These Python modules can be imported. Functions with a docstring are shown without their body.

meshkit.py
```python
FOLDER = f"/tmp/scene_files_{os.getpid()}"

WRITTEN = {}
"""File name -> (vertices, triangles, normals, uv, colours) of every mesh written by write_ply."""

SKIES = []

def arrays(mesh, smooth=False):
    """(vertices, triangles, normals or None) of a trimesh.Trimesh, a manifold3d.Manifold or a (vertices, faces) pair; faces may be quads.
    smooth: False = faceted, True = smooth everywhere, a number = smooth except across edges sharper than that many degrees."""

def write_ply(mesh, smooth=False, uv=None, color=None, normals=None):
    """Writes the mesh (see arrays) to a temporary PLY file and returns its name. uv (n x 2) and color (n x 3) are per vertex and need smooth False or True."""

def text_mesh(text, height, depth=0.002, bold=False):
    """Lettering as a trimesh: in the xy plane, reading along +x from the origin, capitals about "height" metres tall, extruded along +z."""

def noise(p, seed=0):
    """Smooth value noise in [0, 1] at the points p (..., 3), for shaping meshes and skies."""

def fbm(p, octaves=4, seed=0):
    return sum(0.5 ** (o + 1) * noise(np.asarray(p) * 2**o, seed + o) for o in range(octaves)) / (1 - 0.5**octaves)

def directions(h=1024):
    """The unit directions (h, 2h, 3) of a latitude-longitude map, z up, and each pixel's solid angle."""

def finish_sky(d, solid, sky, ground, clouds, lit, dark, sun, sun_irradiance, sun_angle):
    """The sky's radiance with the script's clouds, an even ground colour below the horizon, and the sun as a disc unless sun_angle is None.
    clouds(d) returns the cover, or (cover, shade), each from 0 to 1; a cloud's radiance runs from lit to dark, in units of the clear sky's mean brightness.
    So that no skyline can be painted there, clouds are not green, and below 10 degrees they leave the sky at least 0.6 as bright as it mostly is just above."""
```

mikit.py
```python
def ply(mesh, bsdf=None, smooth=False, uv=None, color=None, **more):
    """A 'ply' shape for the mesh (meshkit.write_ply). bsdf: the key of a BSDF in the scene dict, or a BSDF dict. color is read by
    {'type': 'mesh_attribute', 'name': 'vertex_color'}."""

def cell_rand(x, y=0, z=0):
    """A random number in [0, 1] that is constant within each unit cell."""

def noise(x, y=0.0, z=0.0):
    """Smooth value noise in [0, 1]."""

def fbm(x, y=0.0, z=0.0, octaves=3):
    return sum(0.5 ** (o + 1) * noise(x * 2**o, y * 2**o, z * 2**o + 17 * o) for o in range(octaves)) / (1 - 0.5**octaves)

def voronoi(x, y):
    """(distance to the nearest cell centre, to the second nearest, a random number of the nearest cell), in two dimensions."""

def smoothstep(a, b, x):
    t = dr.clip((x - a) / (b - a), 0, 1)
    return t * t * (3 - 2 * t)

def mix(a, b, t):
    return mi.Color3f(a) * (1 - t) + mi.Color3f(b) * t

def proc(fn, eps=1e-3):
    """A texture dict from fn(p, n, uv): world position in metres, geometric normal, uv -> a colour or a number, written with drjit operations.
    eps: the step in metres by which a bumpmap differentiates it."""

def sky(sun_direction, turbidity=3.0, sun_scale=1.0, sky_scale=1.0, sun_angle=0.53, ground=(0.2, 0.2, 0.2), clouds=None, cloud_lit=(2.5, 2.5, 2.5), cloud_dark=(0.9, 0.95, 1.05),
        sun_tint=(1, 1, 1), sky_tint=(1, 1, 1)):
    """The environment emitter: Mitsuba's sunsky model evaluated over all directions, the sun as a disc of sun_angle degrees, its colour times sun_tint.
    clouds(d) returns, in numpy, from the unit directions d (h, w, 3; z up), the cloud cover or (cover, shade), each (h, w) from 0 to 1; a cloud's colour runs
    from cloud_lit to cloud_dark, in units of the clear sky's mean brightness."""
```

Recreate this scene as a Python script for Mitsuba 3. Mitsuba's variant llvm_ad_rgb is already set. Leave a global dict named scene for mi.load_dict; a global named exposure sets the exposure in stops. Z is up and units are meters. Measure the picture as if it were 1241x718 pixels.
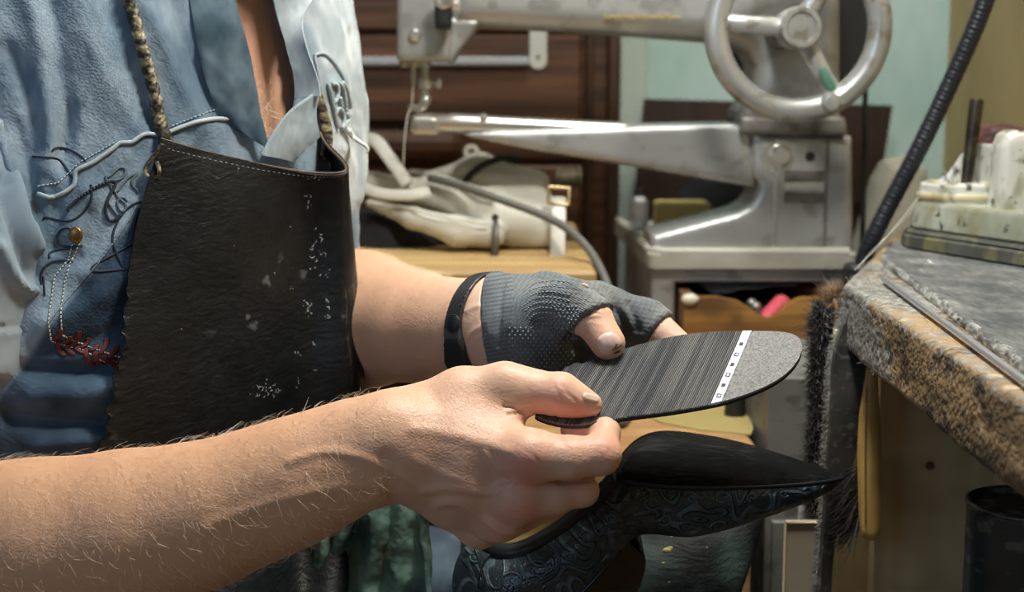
import math, random
import numpy as np, trimesh, drjit as dr, mitsuba as mi, mikit
from mikit import ply, proc, noise, fbm, voronoi, cell_rand, smoothstep, mix
from meshkit import noise as nz, fbm as nf
from scipy.interpolate import CubicSpline
from shapely.geometry import Polygon, LineString
import shapely
random.seed(7)
RNG = np.random.default_rng(11)
T = mi.ScalarTransform4f
scene, labels = {}, {}

# ------------------------------------------------------------------ camera
FPX = 1724.0
CAM = np.array([0.0, 0.0, 0.80])
PITCH = math.radians(8.5)
FWD = np.array([0.0, math.cos(PITCH), -math.sin(PITCH)])
UPV = np.array([0.0, math.sin(PITCH), math.cos(PITCH)])
RGT = np.array([1.0, 0.0, 0.0])
scene['camera'] = {'type': 'thinlens', 'fov': 2 * math.degrees(math.atan(620.5 / FPX)), 'fov_axis': 'x',
                   'aperture_radius': 0.0038, 'focus_distance': 0.985, 'near_clip': 0.05, 'far_clip': 50.0,
                   'to_world': T().look_at(origin=CAM.tolist(), target=(CAM + FWD).tolist(), up=[0, 0, 1])}
exposure = 0.62

# ------------------------------------------------------------------ lights (the lamps are built here, out of frame overhead)
def rect_emitter(center, normal, up, w, h, rgb):
    c = np.array(center, float)
    return {'type': 'rectangle', 'to_world': T().look_at(origin=c.tolist(), target=(c + np.array(normal)).tolist(), up=up) @ T().scale([w / 2, h / 2, 1]),
            'emitter': {'type': 'area', 'radiance': {'type': 'rgb', 'value': rgb}}}
scene['ceiling_lamp__diffuser'] = rect_emitter([0.25, 1.18, 2.30], [0, 0, -1], [0, 1, 0], 1.25, 0.45, [9.2, 9.3, 9.0])
scene['bench_lamp__bulb'] = {'type': 'disk', 'to_world': T().look_at(origin=[0.16, 0.95, 1.36], target=[.02, .98, 0.5], up=[0, 1, 0]) @ T().scale(0.085),
                             'emitter': {'type': 'area', 'radiance': {'type': 'rgb', 'value': [80, 76, 69]}}}
scene['window_1__pane'] = rect_emitter([-1.15, -0.96, 1.55], [0.0, 1, 0], [0, 0, 1], 1.1, 1.2, [1.0, 1.4, 2.0])

# ------------------------------------------------------------------ helpers
def P(px, py, d):
    """the point at camera depth d behind a pixel of the 1241 x 718 frame"""
    px, py, d = np.broadcast_arrays(np.asarray(px, float), np.asarray(py, float), np.asarray(d, float))
    return CAM + d[..., None] * (FWD + ((px - 620.5) / FPX)[..., None] * RGT - ((py - 359.0) / FPX)[..., None] * UPV)
def W(px, py, Y):
    r = P(px, py, 1.0) - CAM
    return CAM + r * (np.asarray(Y, float) / r[..., 1])[..., None]
def H(px, py, z):
    r = P(px, py, 1.0) - CAM
    return CAM + r * ((z - CAM[2]) / r[..., 2])[..., None]
def R(px, d):
    return px * d / FPX
def pix(p):
    """pixel of world points, used for laying out seams and folds on a finished surface"""
    q = np.asarray(p) - CAM
    d = q @ FWD
    return 620.5 + FPX * (q @ RGT) / d, 359.0 - FPX * (q @ UPV) / d
def PP(rows):
    a = np.array(rows, float)
    return P(a[:, 0], a[:, 1], a[:, 2])

def lab(key, label=None, cat=None, group=None, kind=None):
    e = {}
    for k, v in (('label', label), ('category', cat), ('group', group), ('kind', kind)):
        if v: e[k] = v
    labels[key] = e
def num(key):
    if key not in scene: return key
    i = 1
    while f'{key}_{i:03d}' in scene: i += 1
    return f'{key}_{i:03d}'
def obj(key, mesh, m, smooth=35, color=None, uv=None, **more):
    key = num(key)
    scene[key] = ply(mesh, 'mat_' + m, True if (color is not None or uv is not None) else smooth, uv=uv, color=color, **more)
    return key
def cat(*ms):
    ms = [m for x in ms for m in (x if isinstance(x, (list, tuple)) else [x])]
    return trimesh.util.concatenate(ms)

def box(x0, x1, y0, y1, z0, z1, bev=0.0):
    if bev <= 0:
        m = trimesh.creation.box([x1 - x0, y1 - y0, z1 - z0])
        m.apply_translation([(x0 + x1) / 2, (y0 + y1) / 2, (z0 + z1) / 2]); return m
    b = bev; pts = []
    for x, sx in ((x0, 1), (x1, -1)):
        for y, sy in ((y0, 1), (y1, -1)):
            for z, sz in ((z0, 1), (z1, -1)):
                pts += [[x + sx * b, y + sy * b, z], [x + sx * b, y, z + sz * b], [x, y + sy * b, z + sz * b]]
    return trimesh.convex.convex_hull(np.array(pts))
def frame_of(t):
    t = t / (np.linalg.norm(t) + 1e-12)
    a = np.cross(t, [0, 0, 1.0] if abs(t[2]) < .9 else [1.0, 0, 0]); a /= np.linalg.norm(a)
    return a, np.cross(t, a)
def tube(pts, r, n=10, cap=True, sub=0, flat=None, up=None):
    """swept tube; r number or per point; flat = ratio of the second radius; up = direction of the second radius"""
    p = np.asarray(pts, float)
    if sub:
        s = np.r_[0, np.cumsum(np.linalg.norm(np.diff(p, axis=0), axis=1))]
        q = np.linspace(0, s[-1], sub)
        rr = np.interp(q, s, np.broadcast_to(r, (len(p),)))
        p = CubicSpline(s, p)(q); r = rr
    r = np.broadcast_to(np.asarray(r, float), (len(p),))
    t = np.gradient(p, axis=0); t /= np.linalg.norm(t, axis=1, keepdims=True) + 1e-12
    if up is not None:
        b = np.array(up, float) - t * (t @ np.array(up, float))[:, None]; b /= np.linalg.norm(b, axis=1, keepdims=True) + 1e-12
        a = np.cross(b, t)
    else:
        a = np.zeros_like(p); a[0] = frame_of(t[0])[0]
        for i in range(1, len(p)):
            v = a[i - 1] - t[i] * (a[i - 1] @ t[i]); a[i] = v / (np.linalg.norm(v) + 1e-12)
        b = np.cross(t, a)
    k = flat or 1.0
    an = np.arange(n) * 2 * np.pi / n
    v = p[:, None] + r[:, None, None] * (np.cos(an)[None, :, None] * a[:, None] + k * np.sin(an)[None, :, None] * b[:, None])
    v = v.reshape(-1, 3); f = []
    i, j = np.meshgrid(np.arange(len(p) - 1), np.arange(n), indexing='ij')
    q = np.stack([i * n + j, i * n + (j + 1) % n, (i + 1) * n + (j + 1) % n, (i + 1) * n + j], -1).reshape(-1, 4)
    f = np.vstack([q[:, [0, 1, 2]], q[:, [0, 2, 3]]])
    if cap:
        c0, c1 = len(v), len(v) + 1; e = (len(p) - 1) * n; k = np.arange(n)
        v = np.vstack([v, p[0], p[-1]])
        f = np.vstack([f, np.stack([np.full(n, c0), (k + 1) % n, k], 1), np.stack([np.full(n, c1), e + k, e + (k + 1) % n], 1)])
    return trimesh.Trimesh(v, f, process=False)
def lathe(profile, center, axis=(0, 0, 1), n=32):
    """profile: (radius, height) rows"""
    m = trimesh.creation.revolve(np.array(profile, float), sections=n)
    m.apply_transform(trimesh.geometry.align_vectors([0, 0, 1], np.array(axis, float) / np.linalg.norm(axis)))
    m.apply_translation(center); return m
def sheet(grid, th, closed=False):
    """a surface through a grid of points (n, m, 3), given thickness th against its normal"""
    g = np.asarray(grid, float); n, m = g.shape[:2]
    nn = np.cross(np.gradient(g, axis=0), np.gradient(g, axis=1)); nn /= np.linalg.norm(nn, axis=2, keepdims=True) + 1e-12
    v = np.vstack([g.reshape(-1, 3), (g - nn * th).reshape(-1, 3)]); N = n * m
    i, j = np.meshgrid(np.arange(n - 1), np.arange(m - 1), indexing='ij')
    q = np.stack([i * m + j, (i + 1) * m + j, (i + 1) * m + j + 1, i * m + j + 1], -1).reshape(-1, 4)
    e = np.r_[np.arange(m), np.arange(1, n) * m + m - 1, (n - 1) * m + np.arange(m - 2, -1, -1), np.arange(n - 2, 0, -1) * m]
    e2 = np.roll(e, -1)
    f = np.vstack([q, q[:, ::-1] + N, np.stack([e, e2, e2 + N, e + N], -1)])
    f = np.vstack([f[:, [0, 1, 2]], f[:, [0, 2, 3]]])
    t = trimesh.Trimesh(v, f, process=False)
    return t
def resample(rows, nu, nv):
    """rows: list of polylines (k, 3) with equal k -> smooth grid (nv, nu, 3)"""
    a = np.array(rows, float)
    s = np.linspace(0, 1, a.shape[1]); a = CubicSpline(s, a, axis=1)(np.linspace(0, 1, nu))
    s = np.linspace(0, 1, a.shape[0]); return CubicSpline(s, a, axis=0)(np.linspace(0, 1, nv))

# signed distance modelling: rounded cones joined smoothly, meshed by surface nets
def smin(a, b, k):
    h = np.maximum(k - np.abs(a - b), 0) / k
    return np.minimum(a, b) - h * h * k * .25
def smax(a, b, k): return -smin(-a, -b, k)
def cone(p, a, b, ra, rb, n=None, s=1.0):
    """tapered capsule; n, s: squeezed by s along the direction n"""
    a, b = np.asarray(a, float), np.asarray(b, float)
    if n is not None:
        n = np.asarray(n, float) / np.linalg.norm(n)
        p = p + ((p @ n) * (s - 1))[..., None] * n; a = a + (a @ n) * (s - 1) * n; b = b + (b @ n) * (s - 1) * n
    ba = b - a; t = np.clip(((p - a) @ ba) / max(ba @ ba, 1e-12), 0, 1)
    return np.linalg.norm(p - a - t[..., None] * ba, axis=-1) - (ra + (rb - ra) * t)
def chain(p, pts, rs, k):
    d = None
    for i in range(len(pts) - 1):
        c = cone(p, pts[i], pts[i + 1], rs[i], rs[i + 1]); d = c if d is None else smin(d, c, k)
    return d
def nets(fn, lo, hi, h):
    """surface nets of fn(points) = 0 on a grid of step h"""
    ax = [np.arange(l, u + h, h) for l, u in zip(lo, hi)]
    n = [len(a) for a in ax]; val = np.empty(n, np.float32)
    for i0 in range(0, n[0], 24):
        g = np.stack(np.meshgrid(ax[0][i0:i0 + 24], ax[1], ax[2], indexing='ij'), -1)
        val[i0:i0 + 24] = fn(g)
    ins = val < 0
    c = np.zeros([k - 1 for k in n], np.int8)
    for dx in (0, 1):
        for dy in (0, 1):
            for dz in (0, 1): c += ins[dx:n[0] - 1 + dx, dy:n[1] - 1 + dy, dz:n[2] - 1 + dz]
    cells = np.argwhere((c > 0) & (c < 8)); idx = np.full(c.shape, -1, np.int64); idx[tuple(cells.T)] = np.arange(len(cells))
    acc, cnt = np.zeros((len(cells), 3)), np.zeros(len(cells))
    for k in range(3):
        o = [a for a in range(3) if a != k]
        for da in (0, 1):
            for db in (0, 1):
                q = cells.copy(); q[:, o[0]] += da; q[:, o[1]] += db; q2 = q.copy(); q2[:, k] += 1
                v0, v1 = val[tuple(q.T)], val[tuple(q2.T)]; m = (v0 < 0) != (v1 < 0)
                t = np.where(m, v0 / np.where(m, v0 - v1, 1), 0); x = q.astype(float); x[:, k] += t
                acc[m] += x[m]; cnt[m] += 1
    v = np.array(lo) + h * acc / cnt[:, None]
    F = []
    for k in range(3):
        o = [(k + 1) % 3, (k + 2) % 3]
        sl0 = [slice(1, -1)] * 3; sl0[k] = slice(0, -1); sl1 = list(sl0); sl1[k] = slice(1, None)
        A, B = ins[tuple(sl0)], ins[tuple(sl1)]
        for flip, m in ((False, A & ~B), (True, ~A & B)):
            e = np.argwhere(m); e[:, o[0]] += 1; e[:, o[1]] += 1
            def ci(da, db):
                q = e.copy(); q[:, o[0]] -= da; q[:, o[1]] -= db; return idx[tuple(q.T)]
            q = np.stack([ci(1, 1), ci(0, 1), ci(0, 0), ci(1, 0)], -1)
            F.append(q[:, ::-1] if flip else q)
    F = np.vstack(F); F = np.vstack([F[:, [0, 1, 2]], F[:, [0, 2, 3]]])
    return trimesh.Trimesh(v, F, process=False)
def poly_sd(poly):
    """signed distance function of a 2D polygon"""
    a = np.asarray(poly, float); b = np.roll(a, -1, axis=0)
    def f(x, y):
        d = np.full(x.shape, 1e9); s = np.zeros(x.shape, bool)
        for (ax, ay), (bx, by) in zip(a, b):
            ex, ey = bx - ax, by - ay; t = np.clip(((x - ax) * ex + (y - ay) * ey) / (ex * ex + ey * ey + 1e-18), 0, 1)
            d = np.minimum(d, (x - ax - t * ex) ** 2 + (y - ay - t * ey) ** 2)
            s ^= ((ay > y) != (by > y)) & (x < (bx - ax) * (y - ay) / (by - ay + 1e-18) + ax)
        return np.sqrt(d) * np.where(s, -1, 1)
    return f
def casting(px_poly, Y0, Y1, r, h=.0035):
    """a cast body: an outline in the plane y = Y0 carried back to Y1, all edges rounded by r"""
    w = W([p[0] for p in px_poly], [p[1] for p in px_poly], Y0); sd = poly_sd(np.c_[w[:, 0], w[:, 2]])
    def fn(g):
        s2 = sd(g[:, 0, :, 0], g[:, 0, :, 2])[:, None, :] + r
        dy = np.abs(g[..., 1] - (Y0 + Y1) / 2) - (abs(Y1 - Y0) / 2 - r)
        q = np.maximum(s2, 0) ** 2 + np.maximum(dy, 0) ** 2
        return np.sqrt(q) + np.minimum(np.maximum(s2, dy), 0) - r
    pad = 2.5 * h
    return nets(fn, [w[:, 0].min() - pad, min(Y0, Y1) - pad, w[:, 2].min() - pad], [w[:, 0].max() + pad, max(Y0, Y1) + pad, w[:, 2].max() + pad], h)
def prism(px_poly, Y0, Y1):
    """an outline in the plane y = Y0 carried straight back to Y1"""
    w = W([p[0] for p in px_poly], [p[1] for p in px_poly], Y0)
    m = trimesh.creation.extrude_polygon(Polygon(np.c_[w[:, 0], w[:, 2]]).buffer(0), abs(Y1 - Y0))
    v = m.vertices.copy(); m.vertices = np.c_[v[:, 0], np.maximum(Y0, Y1) - v[:, 2], v[:, 1]]; return m

# ------------------------------------------------------------------ materials
def mat(name, color, rough=.6, metal=0.0, spec=.5, bump=None, bscale=.0005, beps=.0008, **kw):
    if callable(color): c = proc(color)
    elif isinstance(color, str): c = {'type': 'mesh_attribute', 'name': 'vertex_color'}
    else: c = {'type': 'rgb', 'value': list(map(float, color))}
    r = proc(rough) if callable(rough) else float(rough)
    b = {'type': 'principled', 'base_color': c, 'roughness': r, 'metallic': float(metal), 'specular': float(spec), **kw}
    if bump is not None: b = {'type': 'bumpmap', 'arbitrary': proc(bump, eps=beps), 'scale': float(bscale), 'bsdf': b}
    scene['mat_' + name] = {'type': 'twosided', 'bsdf': b}
    return name
def wood_fn(c1, c2, ax=0, sc=1.0, dirt=None, amt=.0):
    def f(p, n, uv):
        q = [p.x, p.y, p.z]; q = [v * (6 if i == ax else 70) * sc for i, v in enumerate(q)]
        g = fbm(q[0], q[1], q[2], 3); g2 = noise(q[0] * 3.1, q[1] * 3.1, q[2] * 3.1)
        c = mix(c1, c2, smoothstep(.25, .75, g * .8 + g2 * .2))
        if dirt is not None: c = mix(c, dirt, amt * smoothstep(.45, .7, fbm(p.x * 18, p.y * 18, p.z * 18, 3)))
        return c
    return f
# ------------------------------------------------------------------ the room
def teal_fn(p, n, uv):
    g = fbm(p.x * 5, p.y * 5, p.z * 5, 4); s = fbm(p.x * 40, p.y * 40, p.z * 12, 2)
    return mix((.46, .67, .62), (.62, .80, .75), smoothstep(.3, .7, g * .8 + s * .2))
def tan_fn(p, n, uv):
    g = fbm(p.x * 4, p.y * 7, p.z * 4, 4)
    return mix((.36, .26, .115), (.47, .35, .165), smoothstep(.3, .7, g))
mat('teal_paint', teal_fn, .7)
mat('tan_paint', tan_fn, .75)
mat('plaster', (.30, .295, .27), .9)
mat('floor_boards', wood_fn((.12, .08, .05), (.20, .14, .09), 0, .5), .6)
mat('dark_wood', wood_fn((.048, .020, .009), (.135, .058, .024), 0, .8), .42)
mat('dark_wood_up', wood_fn((.022, .011, .006), (.075, .034, .016), 2, .8), .42)
mat('brown_board', wood_fn((.028, .014, .010), (.045, .022, .015), 2, .7), .55)
mat('pale_trim', (.60, .70, .62), .55)
mat('lamp_white', (.8, .8, .78), .5)
def wall(name, m, b): 
    obj(name, b, m, False); lab(name, kind='structure')
wall('wall_back', 'teal_paint', box(-1.7, .71, 2.35, 2.43, 0, 2.4))
wall('wall_right', 'tan_paint', box(.71, .79, -1.0, 2.43, 0, 2.4))
wall('wall_left', 'plaster', box(-1.78, -1.7, -1.0, 2.43, 0, 2.4))
wall('wall_front', 'plaster', box(-1.78, .79, -1.08, -1.0, 0, 2.4))
wall('ceiling', 'plaster', box(-1.78, .79, -1.08, 2.43, 2.4, 2.46))
wall('floor', 'floor_boards', box(-1.78, .79, -1.08, 2.43, -.06, 0))
fr = cat(box(-1.74, -1.70, -.999, -.955, .91, 2.19), box(-.60, -.56, -.999, -.955, .91, 2.19), box(-1.74, -.56, -.999, -.955, .90, .945), box(-1.74, -.56, -.999, -.955, 2.155, 2.20), box(-1.17, -1.13, -.99, -.954, .94, 2.16))
obj('window_1__frame', fr, 'lamp_white', False); lab('window_1', kind='structure')
wall('trim_1', 'pale_trim', box(*[W(750, 100, 2.25)[0], W(783, 100, 2.25)[0], 2.25, 2.349], 0, 2.3, .004))
obj('ceiling_lamp__housing', box(-.40, .69, .93, 1.43, 2.305, 2.399, .01), 'lamp_white', False)
lab('ceiling_lamp', 'long white ceiling light with a flat diffuser above the workbench', 'ceiling lamp')

# wardrobe of dark panelled wood behind the sewing machine
YC = 2.05
def wx(px, Y=YC): return W(px, 100, Y)[0]
def wz(py, Y=YC): return W(620, py, Y)[2]
obj('wooden_wardrobe__body', cat(box(-1.0, wx(752), YC + .02, 2.34, 0, 2.0, .004)), 'dark_wood', False)
mid = wx(706)
for z0, z1, m in ((wz(40) + .002, 1.95, 'dark_wood'), (wz(150), wz(42), 'dark_wood'), (wz(196), wz(158), 'dark_wood'), (.12, wz(200), 'dark_wood')):
    obj('wooden_wardrobe__panel', box(-.98, mid, YC - .004, YC + .021, z0, z1, .006), m, False)
obj('wooden_wardrobe__ledge', box(-.98, wx(560), YC - .05, YC, wz(190), wz(160), .012), 'dark_wood', 30)
obj('wooden_wardrobe__stile', box(wx(711), wx(719), YC - .006, YC + .021, 0, 2.0, .003), 'dark_wood_up', False)
obj('wooden_wardrobe__stile', box(wx(736), wx(751), YC - .012, YC + .021, 0, 2.0, .004), 'dark_wood_up', False)
mat('dull_steel', (.42, .43, .42), .35, .9)
mat('grey_strip', (.42, .44, .46), .45, .3)
obj('wooden_wardrobe__rail', box(-.9, wx(642), YC - .022, YC - .005, wz(80), wz(69), .003), 'grey_strip', 30)
pl = shapely.box(-.012, -.026, .012, .026).buffer(.0001).union(shapely.Point(0, -.022).buffer(.0125))
m = trimesh.creation.extrude_polygon(pl.difference(shapely.Point(0, -.018).buffer(.003)), .004)
m.apply_transform(trimesh.transformations.rotation_matrix(math.pi / 2, [1, 0, 0])); m.apply_translation([wx(652), YC - .005, wz(54)])
mat('cream_metal', (.55, .56, .50), .5)
obj('wooden_wardrobe__lock_plate', m, 'cream_metal', 30)
lab('wooden_wardrobe', 'dark brown panelled wooden wardrobe behind the head of the sewing machine', 'wardrobe')
lab('wooden_wardrobe__lock_plate', 'small pale lock plate'); lab('wooden_wardrobe__rail', 'grey metal strip across the door')

# brown board leaning on the teal wall
Y = 2.22
obj('brown_board', prism([(782, 120), (1082, 128), (1050, 330), (760, 330)], Y, Y + .025), 'brown_board', False)
lab('brown_board', 'dark brown board standing against the teal wall behind the sewing machine', 'board')
wall('baseboard_back', 'dark_wood', box(wx(783, 2.33), .70, 2.325, 2.35, 0, .10))

# cream chair back beside the column
mat('cream_vinyl', (.44, .42, .33), .6)
c = casting([(1078, 196), (1108, 190), (1128, 205), (1132, 250), (1130, 345), (1028, 345), (1050, 270), (1064, 220)], 2.05, 2.12, .025, .005)
obj('chair__backrest', c, 'cream_vinyl', True)
b0 = W(1080, 345, 2.085)
obj('chair__seat', box(b0[0] - .07, b0[0] + .13, 1.86, 2.16, .40, .45, .012), 'cream_vinyl', 30)
for sx in (-.05, .11):
    for y in (1.88, 2.13): obj('chair__leg', box(b0[0] + sx - .012, b0[0] + sx + .012, y - .012, y + .012, 0, .405), 'dark_wood_up', False)
obj('chair__post', cat(*[box(b0[0] + s - .012, b0[0] + s + .012, 2.125, 2.15, .44, b0[2] + .12) for s in (-.03, .05)]), 'dark_wood_up', False)
lab('chair', 'cream padded chair back half hidden behind the black flexible lamp neck', 'chair')

# ------------------------------------------------------------------ machine stand with its open drawer
def stand_fn(p, n, uv):
    g = fbm(p.x * 14, p.y * 14, p.z * 14, 4)
    return mix((.34, .33, .27), (.50, .49, .42), smoothstep(.25, .7, g))
mat('stand_metal', stand_fn, .5, .15)
def grime(c1, c2, c3, sc):
    def f(p, n, uv):
        g = fbm(p.x * sc, p.y * sc, p.z * sc, 4); h = fbm(p.x * sc * 4 + 9, p.y * sc * 4, p.z * sc * 4, 3)
        return mix(mix(c1, c2, smoothstep(.3, .65, g)), c3, .75 * smoothstep(.56, .72, h))
    return f
mat('cast_grey', grime((.38, .39, .38), (.48, .49, .475), (.30, .30, .28), 11), .36, .55)
mat('cast_dark', grime((.13, .125, .11), (.22, .21, .19), (.08, .07, .06), 22), .45, .4)
mat('bright_steel', (.74, .74, .70), .22, .85)
mat('black_iron', (.012, .013, .014), .5)
Yp = 1.60
pz = W(790, 309, Yp)[2]; px0 = W(787, 309, Yp)[0]; px1 = W(1041, 309, Yp)[0]
pb = [(px0, Yp), (px1, Yp), (px1, 2.0), (px0 - .012, 2.0)]
plate = trimesh.creation.extrude_polygon(Polygon(pb).buffer(-.012).buffer(.012), .016)
plate.apply_translation([0, 0, pz - .016])
obj('machine_stand__top', plate, 'stand_metal', 30)
lip = tube([[px0 - .006, 1.99, pz + .002], [px0 + .004, Yp + .03, pz + .002], [px0 + .018, Yp + .007, pz + .002], [px1 - .01, Yp + .006, pz + .002]], .006, 8)
obj('machine_stand__lip', lip, 'stand_metal', True)
zb = pz - .016; xl = px0 + .004; xr = px1 - .006; wl = .027
obj('machine_stand__side_panel', box(xl, xl + .006, Yp + .02, 1.98, .02, zb), 'stand_metal', False)
obj('machine_stand__side_panel', box(xr - .006, xr, Yp + .02, 1.98, .02, zb), 'stand_metal', False)
obj('machine_stand__back_panel', box(xl, xr, 1.97, 1.98, .02, zb), 'cast_dark', False)
obj('machine_stand__rail', box(xl + .001, xr - .001, Yp + .012, Yp + .04, zb - .017, zb, .002), 'cast_grey', False)
for x in (xl, xr - wl): obj('machine_stand__leg', box(x, x + wl, Yp + .012, Yp + .04, 0, zb - .001, .003), 'cast_grey', False)
for x in (xl, xr - wl): obj('machine_stand__leg', box(x, x + wl, 1.94, 1.965, 0, zb - .001, .003), 'cast_grey', False)
mat('drawer_wood', wood_fn((.20, .085, .018), (.42, .21, .05), 0, 1.0, (.07, .035, .012), .8), .5)
mat('drawer_side', wood_fn((.12, .055, .03), (.24, .12, .06), 1, 1.0), .6)
Yd = 1.56
def dz(py): return W(900, py, Yd)[2]
front = prism([(829, 364), (842, 361), (870, 361), (895, 366), (912, 376), (922, 384), (934, 387), (946, 380), (958, 368), (972, 362), (1014, 362), (1014, 440), (829, 440)], Yd, Yd + .016)
obj('machine_stand__drawer__front', front, 'drawer_wood', False)
dx0, dx1 = W(829, 400, Yd)[0], W(1012, 400, Yd)[0]
dtop = dz(362)
for x in (dx0, dx1 - .012):
    s = trimesh.creation.box([.012, .40, .075]); s.apply_translation([x + .006, Yd + .016 + .20, dtop - .0375 + .002]); obj('machine_stand__drawer__side', s, 'drawer_side', False)
obj('machine_stand__drawer__bottom', box(dx0, dx1, Yd + .016, Yd + .41, dz(440) + .002, dz(440) + .010), 'drawer_side', False)
k = trimesh.creation.icosphere(3, .0085); k.apply_scale([1.15, .8, .75]); k.apply_translation(W(836, 367, Yd) + [0, -.001, .004])
mat('ivory', (.70, .65, .52), .35)
obj('machine_stand__drawer__knob', k, 'ivory', True)
lab('machine_stand', 'grey metal sewing machine stand with an open wooden drawer in its front', 'machine stand')
lab('machine_stand__drawer__front', 'brown wooden front with a scooped top edge'); lab('machine_stand__drawer__knob', 'pale oval knob')
# what lies in the drawer
dbz = dz(440) + .010
mat('paper_white', (.62, .66, .64), .7); mat('paper_blue', (.10, .30, .38), .6); mat('junk_dark', (.05, .05, .055), .6); mat('hot_pink', (.85, .12, .17), .45)
fill = box(dx0 + .02, dx1 - .02, Yd + .05, Yd + .36, dbz, dtop - .022, .01)
obj('tool_tray', fill, 'junk_dark', False); lab('tool_tray', 'dark shallow tray lying in the open drawer under the papers', 'tray')
def crumpled(cx, cy, z, w, h, ang, amp, seed):
    g = np.stack(np.meshgrid(np.linspace(-w / 2, w / 2, 14), np.linspace(-h / 2, h / 2, 14), indexing='ij') + (np.zeros((14, 14)),), -1)
    g[..., 2] = amp * (nf(np.c_[g[..., 0].ravel() * 25, g[..., 1].ravel() * 25, np.full(196, seed)], 3).reshape(14, 14))
    ca, sa = math.cos(ang), math.sin(ang); x = g[..., 0] * ca - g[..., 1] * sa; y = g[..., 0] * sa + g[..., 1] * ca
    return sheet(np.stack([cx + x, cy + y, z + g[..., 2]], -1), .0008)
zt = dtop - .012
obj('paper_sheet', crumpled(.275, 1.70, zt, .11, .09, .3, .022, 1), 'paper_white', 30); lab('paper_sheet', 'crumpled white paper in the middle of the open drawer', 'paper')
obj('blue_packet', crumpled(.262, 1.76, zt + .014, .05, .05, .1, .014, 5), 'paper_blue', 30); lab('blue_packet', 'small blue packet on the white paper in the drawer', 'packet')
obj('grey_rag', crumpled(.225, 1.80, zt, .10, .09, 1.0, .03, 9), 'grey_strip', 30); lab('grey_rag', 'grey rag at the left in the open drawer', 'rag')
pk = trimesh.creation.capsule(.030, .0105); pk.apply_transform(trimesh.geometry.align_vectors([0, 0, 1], [.55, .5, .45])); c0 = W(938, 378, 1.60); pk.apply_translation(c0)
obj('pink_marker', pk, 'hot_pink', True); lab('pink_marker', 'bright pink stub in the scooped gap of the drawer front', 'marker')
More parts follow.
